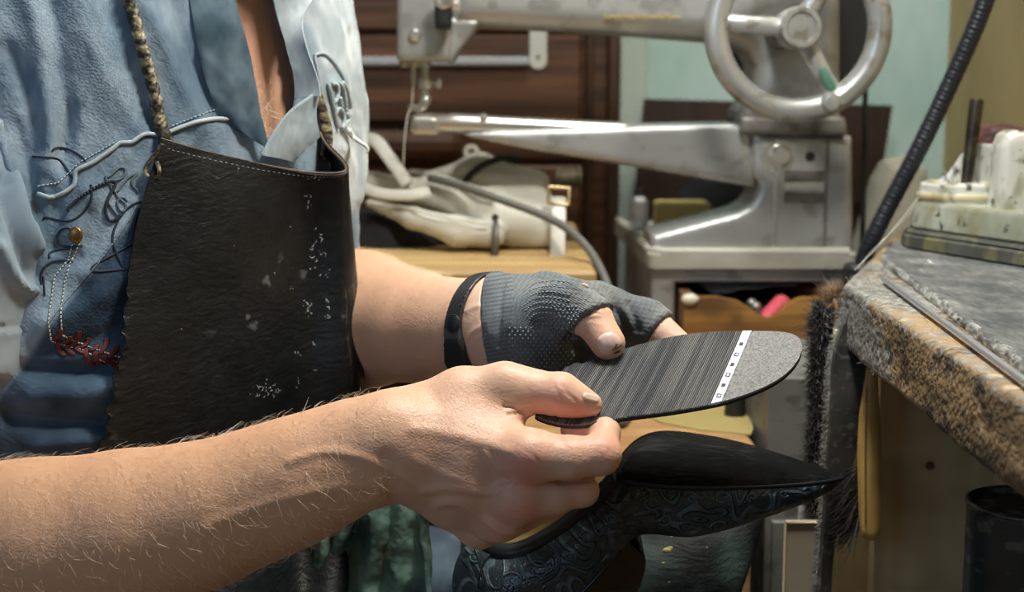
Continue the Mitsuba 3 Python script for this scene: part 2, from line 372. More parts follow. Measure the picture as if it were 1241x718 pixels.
for i, (a, b) in enumerate(((911, 367), (916, 371))):
    s = trimesh.creation.icosphere(3, .0055); s.apply_scale([1, 1, .9]); s.apply_translation(W(a, b, 1.595 - i * .012)); obj('steel_ball', s, 'bright_steel', True)
    lab(num('steel_ball') if False else ('steel_ball' if i == 0 else 'steel_ball_001'), 'small shiny steel ball behind the drawer front, ' + ('the left one' if i == 0 else 'the right one'), 'steel ball', 'steel balls in the drawer')
# things on the stand's top behind the arm
mat('yellow_card', (.42, .33, .12), .7)
obj('yellow_box', box(*[W(797, 262, 1.80)[0], W(862, 262, 1.80)[0], 1.80, 1.86], pz, pz + .042, .003), 'yellow_card', False); lab('yellow_box', 'yellow cardboard box behind the foot of the sewing machine', 'box')
obj('oil_can__body', box(W(765, 262, 1.86)[0], W(786, 262, 1.86)[0], 1.86, 1.89, pz, pz + .045, .006), 'cast_grey', 30); lab('oil_can', 'small grey can on the left corner of the stand top', 'can')
obj('oil_can__cap', lathe([(0, 0), (.007, 0), (.007, .010), (0, .010)], [W(775, 262, 1.86)[0], 1.875, pz + .045]), 'black_iron', 30)
dk = nets(lambda g: np.linalg.norm((g - np.array([.285, 1.90, pz + .03])) / np.array([.075, .05, .055]), axis=-1) * .05 - .05 + .012 * (nf(g.reshape(-1, 3) * 30, 3).reshape(g.shape[:-1])), [.18, 1.83, pz - .002], [.38, 1.97, pz + .10], .006)
dk.vertices[:, 2] = np.maximum(dk.vertices[:, 2], pz)
mat('black_cloth', (.010, .011, .013), .85)
obj('black_rag', dk, 'black_cloth', True); lab('black_rag', 'black rag heaped on the stand behind the sewing machine arm', 'rag')

# ------------------------------------------------------------------ sewing machine
SM = 'sewing_machine'
YM = 1.62
obj(SM + '__pedestal', casting([(911, 156), (930, 163), (1034, 164), (1035, 309), (787, 309), (789, 285), (840, 272), (893, 258), (908, 250), (917, 238), (920, 222), (912, 214)], YM, YM + .10, .009), 'cast_grey', True)
obj(SM + '__lower_arm', casting([(560, 163), (600, 158), (795, 151), (890, 149), (910, 156), (917, 229), (897, 225), (780, 205), (640, 181), (570, 167)], YM + .004, YM + .085, .008), 'cast_grey', True)
obj(SM + '__upper_arm', casting([(545, -70), (1022, -70), (1022, 150), (900, 150), (896, 135), (914, 112), (916, 80), (908, 64), (893, 55), (860, 49), (700, 37), (580, 31), (560, 32), (545, 50)], YM - .01, YM + .10, .022, .004), 'cast_grey', True)
obj(SM + '__flange', casting([(898, 141), (1024, 141), (1028, 152), (1028, 165), (898, 163)], YM - .014, YM + .11, .005), 'cast_dark', True)
obj(SM + '__head', casting([(480, -70), (546, -70), (546, 74), (480, 74)], YM - .02, YM + .08, .006), 'cast_grey', True)
obj(SM + '__head_brace', casting([(540, 20), (584, 24), (574, 38), (553, 66), (548, 76), (540, 76)], YM - .004, YM + .07, .004), 'cast_grey', True)
obj(SM + '__lever', casting([(526, 2), (548, 2), (546, 35), (527, 35)], YM - .06, YM - .022, .004), 'black_iron', True)
obj(SM + '__lever_pin', cat(lathe([(0, 0), (.011, 0), (.012, .012), (0, .016)], W(538, -2, YM - .05), (0, -1, 0)), tube([W(528, 5, YM - .045), W(557, 5, YM - .045)], .008, 12)), 'bright_steel', 30)
sc_ = W(503, 43, YM - .02)
obj(SM + '__screw', lathe([(0, -.002), (.007, -.002), (.007, .004), (.005, .006), (.001, .006), (.001, .0045), (0, .0045)], sc_, (0, -1, 0), 24), 'bright_steel', 30)
def mc(px, py, dy=0.0): return W(px, py, YM + .02 + dy)
obj(SM + '__needle_bar', cat(lathe([(0, 0), (.018, 0), (.019, .004), (.016, .009), (0, .009)], mc(503, 82), (0, 0, 1)), tube([mc(515, 74), mc(515, 126)], .0042, 12), tube([mc(501, 75), mc(501, 104)], .0028, 10)), 'bright_steel', 30)
obj(SM + '__needle_clamp', cat(lathe([(0, 0), (.0075, 0), (.0075, .011), (0, .011)], mc(515, 108), (0, 0, 1), 20), tube([mc(515, 102), mc(529, 102)], .003, 10), box(mc(532, 102)[0] - .003, mc(532, 102)[0] + .003, YM + .012, YM + .028, mc(532, 107)[2], mc(532, 97)[2] + .002, .002)), 'bright_steel', 30)
obj(SM + '__presser_foot', cat(tube([mc(515, 116), mc(515, 124), mc(512, 129), mc(506, 131), mc(495, 131.5)], [.0065, .0068, .0055, .0048, .004], 12), tube([mc(498, 132, -.006), mc(498, 132, .01)], .003, 8)), 'bright_steel', True)
nb = [mc(505, 148), mc(560, 150), mc(700, 155), mc(796, 159)]
obj(SM + '__cylinder_bed', cat(tube(nb, [.0105, .0105, .009, .0085], 20)), 'bright_steel', True)
obj(SM + '__bed_nose', cat(casting([(497, 140), (532, 141), (532, 164), (500, 163), (496, 156)], YM + .004, YM + .042, .006, .003), tube([mc(545, 141), mc(590, 143)], .0035, 8)), 'bright_steel', True)
for a, b in ((509, 143), (522, 142), (586, 142)):
    obj(SM + '__bed_screw', lathe([(0, 0), (.0045, 0), (.004, .0025), (0, .0035)], W(a, b, YM + .01), (0, -.5, .8), 16), 'bright_steel', 30)
# hand wheel
hc = W(967, 34, 1.52); rp = 1.52 * 1.012 / FPX
def ring(rM, rm, c, n=72, k=16, sy=1.0):
    an = np.linspace(0, 2 * np.pi, n, endpoint=False); bn = np.linspace(0, 2 * np.pi, k, endpoint=False)
    A, B = np.meshgrid(an, bn, indexing='ij'); r = rM + rm * np.cos(B)
    v = np.stack([c[0] + r * np.cos(A), c[1] + sy * rm * np.sin(B), c[2] + r * np.sin(A)], -1).reshape(-1, 3)
    i, j = np.meshgrid(np.arange(n), np.arange(k), indexing='ij')
    q = np.stack([i * k + j, i * k + (j + 1) % k, ((i + 1) % n) * k + (j + 1) % k, ((i + 1) % n) * k + j], -1).reshape(-1, 4)
    return trimesh.Trimesh(v, np.vstack([q[:, [0, 1, 2]], q[:, [0, 2, 3]]]), process=False)
mat('wheel_metal', grime((.40, .41, .40), (.52, .53, .51), (.27, .25, .19), 20), .30, .55)
obj(SM + '__hand_wheel__rim', ring(96.5 * rp, 14.5 * rp, hc), 'wheel_metal', True)
for a in (176, 300, 58):
    e = np.array([math.cos(math.radians(a)), 0, math.sin(math.radians(a))])
    obj(SM + '__hand_wheel__spoke', tube([hc + e * 18 * rp, hc + e * 60 * rp, hc + e * 92 * rp], np.array([12.5, 10.5, 12]) * rp, 14, flat=.7, up=[0, 1, 0]), 'wheel_metal', True)
obj(SM + '__hand_wheel__hub', lathe(np.array([(0, 22), (16, 22), (17, 21), (18, 24), (23, 24), (25, 20), (25, -20), (0, -20)]) * rp, hc, (0, -1, 0), 40), 'wheel_metal', 30)
e = np.array([math.cos(math.radians(-66)), 0, math.sin(math.radians(-66))])
obj(SM + '__hand_wheel__handle_boss', lathe(np.array([(0, 20), (6, 20), (9, 19), (12, 14), (12, 0), (0, 0)]) * rp, hc + e * 95 * rp, (0, -1, 0), 24), 'wheel_metal', 30)
mat('green_paint', (.08, .19, .14), .6)
e = np.array([math.cos(math.radians(-60)), 0, math.sin(math.radians(-60))])
gp = trimesh.creation.icosphere(3, 1.0); gp.apply_scale(np.array([6.5, 4, 18]) * rp); gp.apply_transform(trimesh.transformations.rotation_matrix(math.radians(-28), [0, 1, 0])); gp.apply_translation(hc + e * 70 * rp + [0, -7.0 * rp, 0])
obj(SM + '__hand_wheel__paint_patch', gp, 'green_paint', True)
obj(SM + '__shaft', tube([hc + [0, .02, 0], [hc[0], YM, hc[2]]], .02, 20), 'cast_dark', True)
ph = W(967, 34, 1.76)
obj(SM + '__pulley', lathe(np.array([(0, 20), (92, 20), (96, 14), (86, 6), (86, 0), (80, 0), (80, -6), (90, -12), (86, -20), (0, -20)]) * 1.78 / FPX, [ph[0], 1.775, ph[2]], (0, -1, 0), 48), 'black_iron', 30)
obj(SM + '__belt', tube([W(1049, 60, 1.78), W(1048, 180, 1.78), W(1045, 300, 1.78)], .0035, 8), 'black_iron', True)
obj(SM + '__clamp_bolt', cat(lathe([(0, .012), (.008, .012), (.013, .006), (.014, 0), (0, 0)], W(946, 189, YM), (0, -1, 0), 28), lathe([(0, .002), (.019, .002), (.02, 0), (0, 0)], W(943, 191, YM + .0005), (0, -1, 0), 28)), 'bright_steel', 40)
obj(SM + '__oil_hole', lathe([(0, .0008), (.0052, .0008), (.0058, 0), (0, 0)], W(982, 190, YM), (0, -1, 0), 20), 'black_iron', 30)
mat('name_plate', grime((.10, .095, .085), (.2, .19, .17), (.06, .05, .05), 60), .4, .5)
for y0 in (206, 232):
    a, b = W(950, y0 + 14, YM), W(999, y0, YM)
    obj(SM + '__name_plate', box(a[0], b[0], YM - .0018, YM + .002, a[2], b[2], .0008), 'name_plate', False)
a, b = W(950, 230, YM), W(999, 221, YM); obj(SM + '__plate_strip', box(a[0], b[0], YM - .0012, YM + .002, a[2], b[2], .0006), 'bright_steel', False)
a, b = W(938, 304, YM), W(941, 168, YM); obj(SM + '__seam_strip', box(a[0], b[0], YM - .0025, YM + .004, a[2], b[2], .001), 'bright_steel', False)
a, b = W(1000, 304, YM), W(1002, 170, YM); obj(SM + '__seam_strip', box(a[0], b[0], YM - .0015, YM + .004, a[2], b[2], .0005), 'cast_dark', False)
# worn gilt script on the arm: no letter of it can be read
mat('worn_gilt', (.55, .42, .16), .5, .3)
gl = []
for i in range(13):
    x = 732 + i * 7.2; ph_ = RNG.random(4)
    gl.append(tube([W(x, 24 + 2 * ph_[0], YM - .0105), W(x + 2, 15 + 5 * ph_[1], YM - .0105), W(x + 4, 22, YM - .0105), W(x + 6, 18 + 6 * ph_[2], YM - .0105)], .0013, 5))
obj(SM + '__gilt_script', cat(*gl), 'worn_gilt', True)
lab(SM, 'grey cast iron arm sewing machine with a big spoked hand wheel on a metal stand', 'sewing machine')
lab(SM + '__gilt_script', 'worn gilt lettering'); lab(SM + '__hand_wheel__paint_patch', 'green paint smear'); lab(SM + '__pulley', 'black belt pulley')
mat('thread_white', (.72, .70, .62), .7)
obj('needle_thread', tube([mc(501, 100), mc(499, 128), mc(494, 140, -.02), mc(490, 170, -.02), mc(488, 215, -.01)], .0008, 6), 'thread_white', True); lab('needle_thread', 'thin white thread hanging from the needle of the sewing machine', 'thread')
# ------------------------------------------------------------------ low wooden table and the table that carries the bag
mat('tan_wood', wood_fn((.33, .21, .08), (.47, .335, .15), 0, .8, (.30, .17, .06), .5), .6)
mat('orange_wood', wood_fn((.29, .155, .06), (.42, .25, .11), 0, .7, (.28, .14, .05), .7), .6)
zt_ = pz
obj('side_table__top', box(-.85, .088, 1.46, 1.985, zt_ - .025, zt_, .004), 'tan_wood', False)
for x in (-.83, .045):
    for y in (1.63, 1.93): obj('side_table__leg', box(x, x + .035, y, y + .035, 0, zt_ - .024), 'tan_wood', False)
lab('side_table', 'tan wooden table under the white leather bag', 'table')
ZL = .455
obj('low_table__top', box(-.17, .236, 1.27, 1.585, ZL - .03, ZL, .004), 'orange_wood', False)
for x in (-.165, .19):
    for y in ((1.42, 1.53) if x < 0 else (1.29, 1.53)): obj('low_table__leg', box(x, x + .035, y, y + .035, 0, ZL - .029), 'orange_wood', False)
lab('low_table', 'low orange wooden table seen below the sole and between the forearms', 'table')
mat('ochre_card', (.31, .245, .09), .7)
ys = [H(*p, ZL + .0012) for p in ((775, 498), (800, 512), (850, 522), (910, 527), (913, 519), (897, 478), (780, 477))]
m = trimesh.creation.extrude_polygon(Polygon([q[:2] for q in ys]), .0015); m.apply_translation([0, 0, ZL])
obj('ochre_card', m, 'ochre_card', False); lab('ochre_card', 'ochre yellow sheet of card on the low table just below the sole', 'card')
c0 = H(934, 500, ZL + .02)
obj('glue_tin', lathe([(0, 0), (.010, 0), (.011, .002), (.011, .026), (.010, .028), (.010, .026), (0, .026)], [.2335, 1.455, ZL]), 'black_iron', 30); lab('glue_tin', 'small black tin at the right end of the low table', 'tin')

# grey cabinet under the far end of the bench
mat('cab_grey', grime((.115, .12, .11), (.16, .165, .155), (.07, .07, .06), 12), .5)
obj('metal_cabinet__body', box(.246, .52, 1.335, 1.553, 0, .52), 'cab_grey', False)
obj('metal_cabinet__drawer', box(.252, .51, 1.326, 1.336, .06, .38), 'cab_grey', False)
lab('metal_cabinet', 'grey metal cabinet standing behind the hanging brushes', 'cabinet')

# ------------------------------------------------------------------ white bag on the side table
def bag_fn(p, n, uv):
    g = fbm(p.x * 20, p.y * 20, p.z * 30, 3)
    return mix((.60, .60, .53), (.76, .76, .69), smoothstep(.3, .7, g))
mat('bag_leather', bag_fn, .45)
def bag(g):
    def q(x, y, d): return P(x, y, d)
    r = lambda v: R(v, 1.68)
    low = chain(g, [q(446, 246, 1.69), q(500, 264, 1.65), q(555, 280, 1.635), q(596, 284, 1.635)], [r(5), r(12), r(17), r(16)], .01)
    up = chain(g, [q(452, 222, 1.73), q(500, 231, 1.69), q(560, 246, 1.67), q(598, 254, 1.67)], [r(15), r(15), r(22), r(24)], .01)
    back = chain(g, [q(470, 235, 1.80), q(560, 240, 1.80), q(640, 262, 1.79)], [r(18), r(34), r(40)], .02)
    rt = chain(g, [q(604, 262, 1.67), q(650, 270, 1.68)], [r(34), r(36)], .01)
    flap = chain(g, [q(525, 214, 1.76), q(580, 205, 1.75), q(652, 222, 1.72)], [r(9), r(17), r(15)], .02)
    flap2 = chain(g, [q(560, 215, 1.72), q(648, 236, 1.69)], [r(14), r(18)], .02)
    d = smin(smin(smin(up, back, .02), rt, .012), smin(flap, flap2, .01), .010)
    d = smin(d, low, .004)
    d = d + .0030 * (nf(g.reshape(-1, 3) * 22, 3).reshape(g.shape[:-1]) - .5)
    return np.maximum(d, pz + .002 - g[..., 2])
obj('white_bag__body', nets(bag, [-.20, 1.58, .585], [.075, 1.90, .74], .004), 'bag_leather', True)
hp = PP([(439, 212, 1.71), (435, 195, 1.70), (437, 176, 1.70), (449, 169, 1.70), (462, 178, 1.69), (478, 200, 1.67), (494, 224, 1.66)])
obj('white_bag__handle', tube(hp, R(8.5, 1.68), 12, sub=30, flat=.4, up=[.25, -1, .2]), 'bag_leather', True)
hp = PP([(440, 226, 1.67), (470, 236, 1.645), (500, 236, 1.64), (520, 232, 1.645)])
obj('white_bag__handle', tube(hp, R(7.5, 1.66), 12, sub=24, flat=.5, up=[0, -1, .5]), 'bag_leather', True)
obj('white_bag__strap', tube(PP([(497, 208, 1.70), (530, 213, 1.67), (570, 228, 1.64), (600, 240, 1.632)]), R(4, 1.66), 10, sub=20, flat=.5, up=[0, -1, 1]), 'bag_leather', True)
obj('white_bag__strap', tube(PP([(677, 240, 1.63), (677, 262, 1.615), (676, 300, 1.605), (675, 336, 1.60)]), R(9, 1.62), 12, sub=16, flat=.22, up=[0, -1, .1]), 'bag_leather', True)
mat('brass', (.66, .52, .28), .3, .9)
b = [(665, 227), (690, 228), (689, 248), (664, 247), (665, 227)]
obj('white_bag__buckle', tube(PP([(x, y, 1.62) for x, y in b]), R(2.4, 1.62), 8), 'brass', True)
mat('zip_dark', (.10, .09, .07), .4, .6)
zp = PP([(600, 262, 1.615), (601, 280, 1.603), (600, 300, 1.60), (599, 316, 1.60)])
obj('white_bag__zip_pull', cat(tube(zp, [R(2.5, 1.6), R(3.5, 1.6), R(5, 1.6), R(4.5, 1.6)], 10, sub=14, flat=.4, up=[0, -1, 0]), ring(R(3.5, 1.6), R(1.2, 1.6), P(600, 264, 1.61), 20, 8)), 'zip_dark', True)
an = np.linspace(0, 2 * np.pi, 25); rg = P(571 + 7 * np.cos(an), 184 + 6 * np.sin(an), 1.75)
obj('white_bag__ring', tube(rg, R(3.2, 1.7), 8), 'bag_leather', True)
obj('white_bag__piping', tube(PP([(447, 241, 1.665), (500, 254, 1.635), (550, 266, 1.615), (592, 272, 1.612)]), R(1.6, 1.62), 6, sub=20), 'bag_leather', True)
lab('white_bag', 'off white leather bag lying on its side on the tan table', 'bag')
lab('white_bag__buckle', 'thin brass buckle frame'); lab('white_bag__zip_pull', 'dark metal zip pull')
bk = nets(lambda g: np.linalg.norm((g - (P(478, 290, 1.76))) / np.array([.085, .10, .055]), axis=-1) * .07 - .07 + .014 * nf(g.reshape(-1, 3) * 25, 3).reshape(g.shape[:-1]), P(478, 290, 1.76) - [.1, .12, .08], P(478, 290, 1.76) + [.1, .12, .08], .006)
bk.vertices[:, 2] = np.maximum(bk.vertices[:, 2], pz + .0005)
obj('black_cloth_bundle', bk, 'black_cloth', True); lab('black_cloth_bundle', 'black cloth bundle under the left end of the white bag', 'cloth')
mat('cable_grey', (.13, .13, .115), .5)
cb = PP([(560, 226, 1.70), (574, 208, 1.70), (600, 194, 1.71), (630, 192, 1.74)])
obj('black_cable', tube(cb, R(4, 1.7), 8, sub=24), 'black_iron', True); lab('black_cable', 'black cable looped over the top of the white bag', 'cable')
cb = PP([(520, 216, 1.655), (560, 226, 1.625), (600, 240, 1.60), (640, 254, 1.59), (668, 266, 1.58), (692, 281, 1.56), (718, 309, 1.53), (733, 338, 1.50), (745, 380, 1.47), (752, 440, 1.46)])
cb = np.vstack([cb, [[.12, 1.44, .47], [.11, 1.40, .462]]])
obj('grey_cable', tube(cb, .0046, 10, sub=60), 'cable_grey', True); lab('grey_cable', 'grey cable running over the white bag down to the right', 'cable')
mat('olive', (.12, .10, .05), .5)
s = lathe([(0, 0), (.015, 0), (.015, .004), (.011, .006), (.011, .026), (.015, .028), (.015, .032), (0, .032)], P(674, 216, 1.80), (1, 0, .05), 28)
obj('thread_spool', s, 'olive', 30); lab('thread_spool', 'olive brown thread spool behind the right end of the white bag', 'spool')

# ------------------------------------------------------------------ workbench
mat('lint_grey', (.26, .26, .235), .9)
def normals_(m):
    n = np.zeros_like(m.vertices); f = m.faces; v = m.vertices; fn = np.cross(v[f[:, 1]] - v[f[:, 0]], v[f[:, 2]] - v[f[:, 0]])
    for k in range(3): np.add.at(n, f[:, k], fn)
    return n / (np.linalg.norm(n, axis=1, keepdims=True) + 1e-20)
ZB = .631
def bench_fn(p, n, uv):
    q = fbm(p.x * 60, p.y * 9, p.z * 60, 3)
    w = mix((.115, .076, .036), (.28, .185, .090), smoothstep(.3, .7, q))
    blot = fbm(p.x * 45 + 3, p.y * 45, p.z * 45, 4)
    w = mix(w, (.045, .038, .03), .85 * smoothstep(.54, .66, blot))
    pale = noise(p.x * 60, p.y * 60 + 5, p.z * 60)
    w = mix(w, (.58, .47, .28), .6 * smoothstep(.78, .92, pale))
    fz = fbm(p.x * 220, p.y * 220, p.z * 220, 3); cov = fbm(p.x * 22, p.y * 22, p.z * 22 + 8, 3)
    top = smoothstep(.5, .9, n.z)
    far = smoothstep(.86, 1.18, p.y) * (1 - smoothstep(1.31, 1.40, p.y))
    k = smoothstep(.50, .64, cov * .55 + .40 * far + .10 * top * (1 - smoothstep(.30, .33, p.x)) + (fz - .5) * .35)
    edge = smoothstep(.010, .004, dr.abs(p.z - .631) + dr.maximum(p.x - .286, 0))
    k = dr.maximum(k, .75 * edge * smoothstep(.35, .6, fz))
    return mix(w, mix((.09, .092, .082), (.25, .25, .225), smoothstep(.25, .75, fz)), k * .92)
def bench_bump(p, n, uv): return fbm(p.x * 260, p.y * 260, p.z * 260, 3) + .7 * fbm(p.x * 70, p.y * 70, p.z * 70, 2)
mat('bench_wood', bench_fn, .8, bump=bench_bump, bscale=.0022)
bp = [(.284, 1.205), (.270, .50), (.70, .50), (.70, 1.74), (.485, 1.74)]
bsd = poly_sd(bp)
def bench(g):
    s2 = bsd(g[:, :, 0, 0], g[:, :, 0, 1])[:, :, None]
    nn = (nf(g.reshape(-1, 3) * [45, 30, 45], 3).reshape(g.shape[:-1]) - .5)
    n2 = (nf(g.reshape(-1, 3) * 160, 2, 4).reshape(g.shape[:-1]) - .5)
    s2 = s2 + .0032 * nn + .0018 * n2
    zz = np.abs(g[..., 2] - (ZB - .0275)) - .0275 + .001 * np.maximum(nn, 0)
    zz = np.where(g[..., 2] > ZB - .02, zz + .0004 * n2, zz + .005 * nn)
    return smax(s2, zz, .0025)
obj('workbench__top', nets(bench, [.25, .485, ZB - .066], [.715, 1.755, ZB + .008], .0035), 'bench_wood', True)
lt = []
bm_ = nets(bench, [.25, .95, ZB - .066], [.36, 1.42, ZB + .008], .0045); bn_ = normals_(bm_); g_ = np.random.default_rng(31)
for i in g_.choice(len(bm_.vertices), 900):
    q = bm_.vertices[i]; u = bn_[i]
    if q[0] > .355 or q[1] < .96 or q[1] > 1.41 or q[2] < ZB - .06 or g_.random() > (q[1] - .9) * 3: continue
    a = u + g_.normal(size=3) * .7; a /= np.linalg.norm(a); b = g_.normal(size=3); L = .002 + .004 * g_.random()
    lt.append(tube([q, q + a * L * .6, q + a * L + b * L * .35], [.00022, .0002, .0001], 3, cap=False))
obj('workbench__lint', cat(lt), 'lint_grey', False); lab('workbench__lint', 'grey dust lint on the bench corner', kind='stuff')
mat('panel_wood', wood_fn((.48, .37, .20), (.62, .50, .30), 2, .6, (.25, .17, .08), .4), .6)
xa = W(1066, 500, 1.26)[0]
obj('workbench__side_panel', box(xa, .68, 1.26, 1.28, 0, ZB - .060), 'panel_wood', False)
obj('workbench__leg', box(W(1000, 600, 1.305)[0], xa + .03, 1.282, 1.325, 0, ZB - .06), 'panel_wood', False)
obj('workbench__shelf', box(.315, .68, .62, 1.258, .285, .305), 'panel_wood', False)
obj('workbench__leg', box(.60, .66, .60, .65, 0, ZB - .06), 'panel_wood', False)
obj('workbench__leg', box(.60, .66, 1.60, 1.65, 0, ZB - .06), 'panel_wood', False)
obj('workbench__leg', box(.315, .345, .62, .66, 0, ZB - .06), 'panel_wood', False)
obj('workbench__knot', lathe([(0, .001), (.004, .001), (.0045, 0), (0, 0)], W(1127, 565, 1.26), (0, -1, 0), 14), 'drawer_side', 30)
lab('workbench', 'battered wooden workbench with a thick dusty edge at the right', 'workbench')

# felted mat, steel rod
def felt_fn(p, n, uv):
    f1 = fbm(p.x * 240, p.y * 90, p.z * 200, 3); f2 = fbm(p.x * 26, p.y * 26, p.z * 26, 4)
    c = mix((.045, .050, .052), (.125, .128, .122), smoothstep(.3, .7, f2 * .6 + f1 * .4))
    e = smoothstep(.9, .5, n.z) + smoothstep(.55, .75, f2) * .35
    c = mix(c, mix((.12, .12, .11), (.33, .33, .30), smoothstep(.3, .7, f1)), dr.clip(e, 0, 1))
    return mix(c, (.62, .62, .58), .6 * smoothstep(.80, .9, noise(p.x * 300, p.y * 60, p.z * 10)) * smoothstep(.5, .7, f2))
mat('felt', felt_fn, .9, bump=lambda p, n, uv: fbm(p.x * 300, p.y * 200, p.z * 300, 3), bscale=.002)
mp = [H(x, y, ZB)[:2] for x, y in ((1066, 318), (1082, 303), (1100, 292))] + [np.array([.52, 1.60]), np.array([.66, 1.50]), np.array([.66, .60]), np.array([.325, .60])] + [H(x, y, ZB)[:2] for x, y in ((1238, 455), (1105, 349), (1080, 331))]
fsd = poly_sd(mp)
def felt(g):
    s2 = fsd(g[:, :, 0, 0], g[:, :, 0, 1])[:, :, None]
    nn = nf(g.reshape(-1, 3) * 45, 3).reshape(g.shape[:-1]) - .5; n2 = nf(g.reshape(-1, 3) * 190, 2, 3).reshape(g.shape[:-1]) - .5
    rim = np.exp(-(s2 / .014) ** 2)
    return smax(s2 + .006 * nn + .004 * n2, np.abs(g[..., 2] - ZB - .002) - .0035 - .003 * rim * (1 + nn * 2) + .0016 * n2 * (.3 + rim), .004)
obj('felt_mat', nets(felt, [.26, .585, ZB - .004], [.675, 1.62, ZB + .015], .003), 'felt', True); lab('felt_mat', 'dusty grey felted mat on the bench under the plastic pot', 'mat')
mat('rod_steel', (.72, .74, .80), .32, .9)
a, b = H(1071, 338, ZB + .0045), H(1241, 462, ZB + .0045); b2 = a + (b - a) * 1.35
obj('steel_rod', cat(tube([a, b2], .0027, 14), tube([a - (b - a) * .002, a], [.0018, .0027], 14)), 'rod_steel', 40); lab('steel_rod', 'thin shiny steel rod lying along the edge of the bench', 'rod')

# ------------------------------------------------------------------ plastic pot with spike
def grimy(c1, c2, amt):
    def f(p, n, uv):
        g = fbm(p.x * 30, p.y * 30, p.z * 18, 4); s = fbm(p.x * 130, p.y * 130, p.z * 90, 3)
        c = mix(c1, c2, smoothstep(.3, .7, g))
        c = mix(c, (.20, .185, .09), .6 * smoothstep(.5, .7, fbm(p.x * 60 + 4, p.y * 60, p.z * 25, 3)))
        return mix(c, (.035, .035, .03), amt * smoothstep(.58, .68, s * .75 + g * .25))
    return f
mat('milky', grimy((.50, .51, .45), (.64, .65, .59), .95), .35, clearcoat=.3)
mat('milky_green', grimy((.22, .235, .175), (.38, .40, .33), 1.0), .35, clearcoat=.4)
mat('pot_rim', grimy((.06, .065, .055), (.10, .105, .09), .3), .4)
c1, c2 = np.array([.460, 1.425]), np.array([.556, 1.203])
PT = 'glue_pot'; zb0 = ZB + .006
def stad(r): return LineString([c1, c2]).buffer(r, 24)
def layer(r0, r1, z0, z1, rr=.002):
    n = 64; def_ = []
    for r, z in ((r0, z0), (r0 + rr, z0 + rr), (r1 + rr, z1 - rr), (r1, z1)):
        p = np.array(stad(r).exterior.coords)[:-1]; def_.append(np.c_[p, np.full(len(p), z)])
    k = len(def_[0]); v = np.vstack(def_); f = []
    i = np.arange(k); j = (i + 1) % k
    for a in range(3): f += [np.stack([a * k + i, a * k + k + i, a * k + k + j], 1), np.stack([a * k + i, a * k + k + j, a * k + j], 1)]
    m = trimesh.Trimesh(v, np.vstack(f), process=False); c = np.r_[(c1 + c2) / 2]
    v2 = np.vstack([m.vertices, [*c, z0], [*c, z1]]); nn = len(v)
    f2 = np.vstack([m.faces, np.stack([np.full(k, nn), i, j], 1), np.stack([np.full(k, nn + 1), 3 * k + j, 3 * k + i], 1)])
    m = trimesh.Trimesh(v2, f2, process=False); m.fix_normals(); return m
obj(PT + '__base', cat(layer(.0640, .0635, zb0, zb0 + .014), layer(.0615, .0605, zb0 + .014, zb0 + .019)), 'pot_rim', 30)
obj(PT + '__body', layer(.0545, .0505, zb0 + .018, zb0 + .046, .004), 'milky_green', 40)
cx, cy = P(1163, 250, 1.43)[:2]; zc = zb0 + .045
n = 56; th = np.linspace(0, 2 * np.pi, n, endpoint=False)
def cup(g):
    q = g - np.array([cx, cy, 0]); r = np.hypot(q[..., 0], q[..., 1]); a = np.arctan2(q[..., 1], q[..., 0])
    z = g[..., 2] - zc
    nn = nf(g.reshape(-1, 3) * 160, 2).reshape(g.shape[:-1]) - .5
    rise = .020 + .038 * np.exp(-((np.angle(np.exp(1j * (a - .55)))) / .95) ** 4)
    wall = smax(np.abs(r - .0365 + .003 * z / .024 * .3) - .0036, np.maximum(z - rise - .002 * nn, -z), .003)
    step = smax(r - .041, np.abs(z - .005) - .005, .003)
    wax = smax(r - .035, z - .016 - .008 * nn * 2, .003); wax = np.maximum(wax, -z)
    return smin(smin(wall, step, .003), wax, .003)
obj(PT + '__cup', nets(cup, [cx - .048, cy - .048, zc - .003], [cx + .048, cy + .048, zc + .072], .0018), 'milky', True)
mat('wax', grimy((.52, .42, .20), (.60, .54, .36), .5), .4)
wx_ = lathe([(.0385, .0), (.0425, .002), (.0428, .0065), (.0405, .0085)], [cx, cy, zc + .002], n=56); obj(PT + '__wax_band', wx_, 'wax', True)
lumps = [trimesh.creation.icosphere(1, .0011 + .0017 * RNG.random()) for _ in range(60)]
for m in lumps:
    a = RNG.random() * 6.28; r = .031 * math.sqrt(RNG.random()); m.apply_translation([cx + r * math.cos(a), cy + r * math.sin(a), zc + .012 + .003 * RNG.random() + .006 * (r / .031) ** 2])
obj(PT + '__wax_crumbs', cat(lumps), 'wax', True); lab(PT + '__wax_crumbs', kind='stuff')
mat('spike_brown', grime((.020, .018, .013), (.05, .042, .028), (.09, .06, .03), 60), .3, .5)
s0, s1 = P(1170, 232, 1.43), P(1184, 120, 1.43)
dv = (s1 - s0) / np.linalg.norm(s1 - s0)
obj(PT + '__spike', tube([s0 - dv * .02, s0, s1 - dv * .004, s1 - dv * .001, s1], [.0056, .0058, .0071, .0066, .0040], 20), 'spike_brown', 40)
mat('amber', (.42, .23, .03), .3)
obj(PT + '__spike_collar', tube([s0 - dv * .006, s0 - dv * .001, s0 + dv * .008], [.0075, .0066, .0056], 14), 'amber', True)
for i in range(14):
    a = s0 + np.array([-.020 + .012 * RNG.random(), -.004 + .02 * RNG.random(), .004 + .012 * RNG.random()]); b = a + (RNG.random(3) - [.7, .5, .1]) * .012
    if i == 0: sh = []
    sh.append(tube([a, (a + b) / 2 + .002, b], .0006, 5))
obj(PT + '__metal_shavings', cat(sh), 'rod_steel', True); lab(PT + '__metal_shavings', kind='stuff')
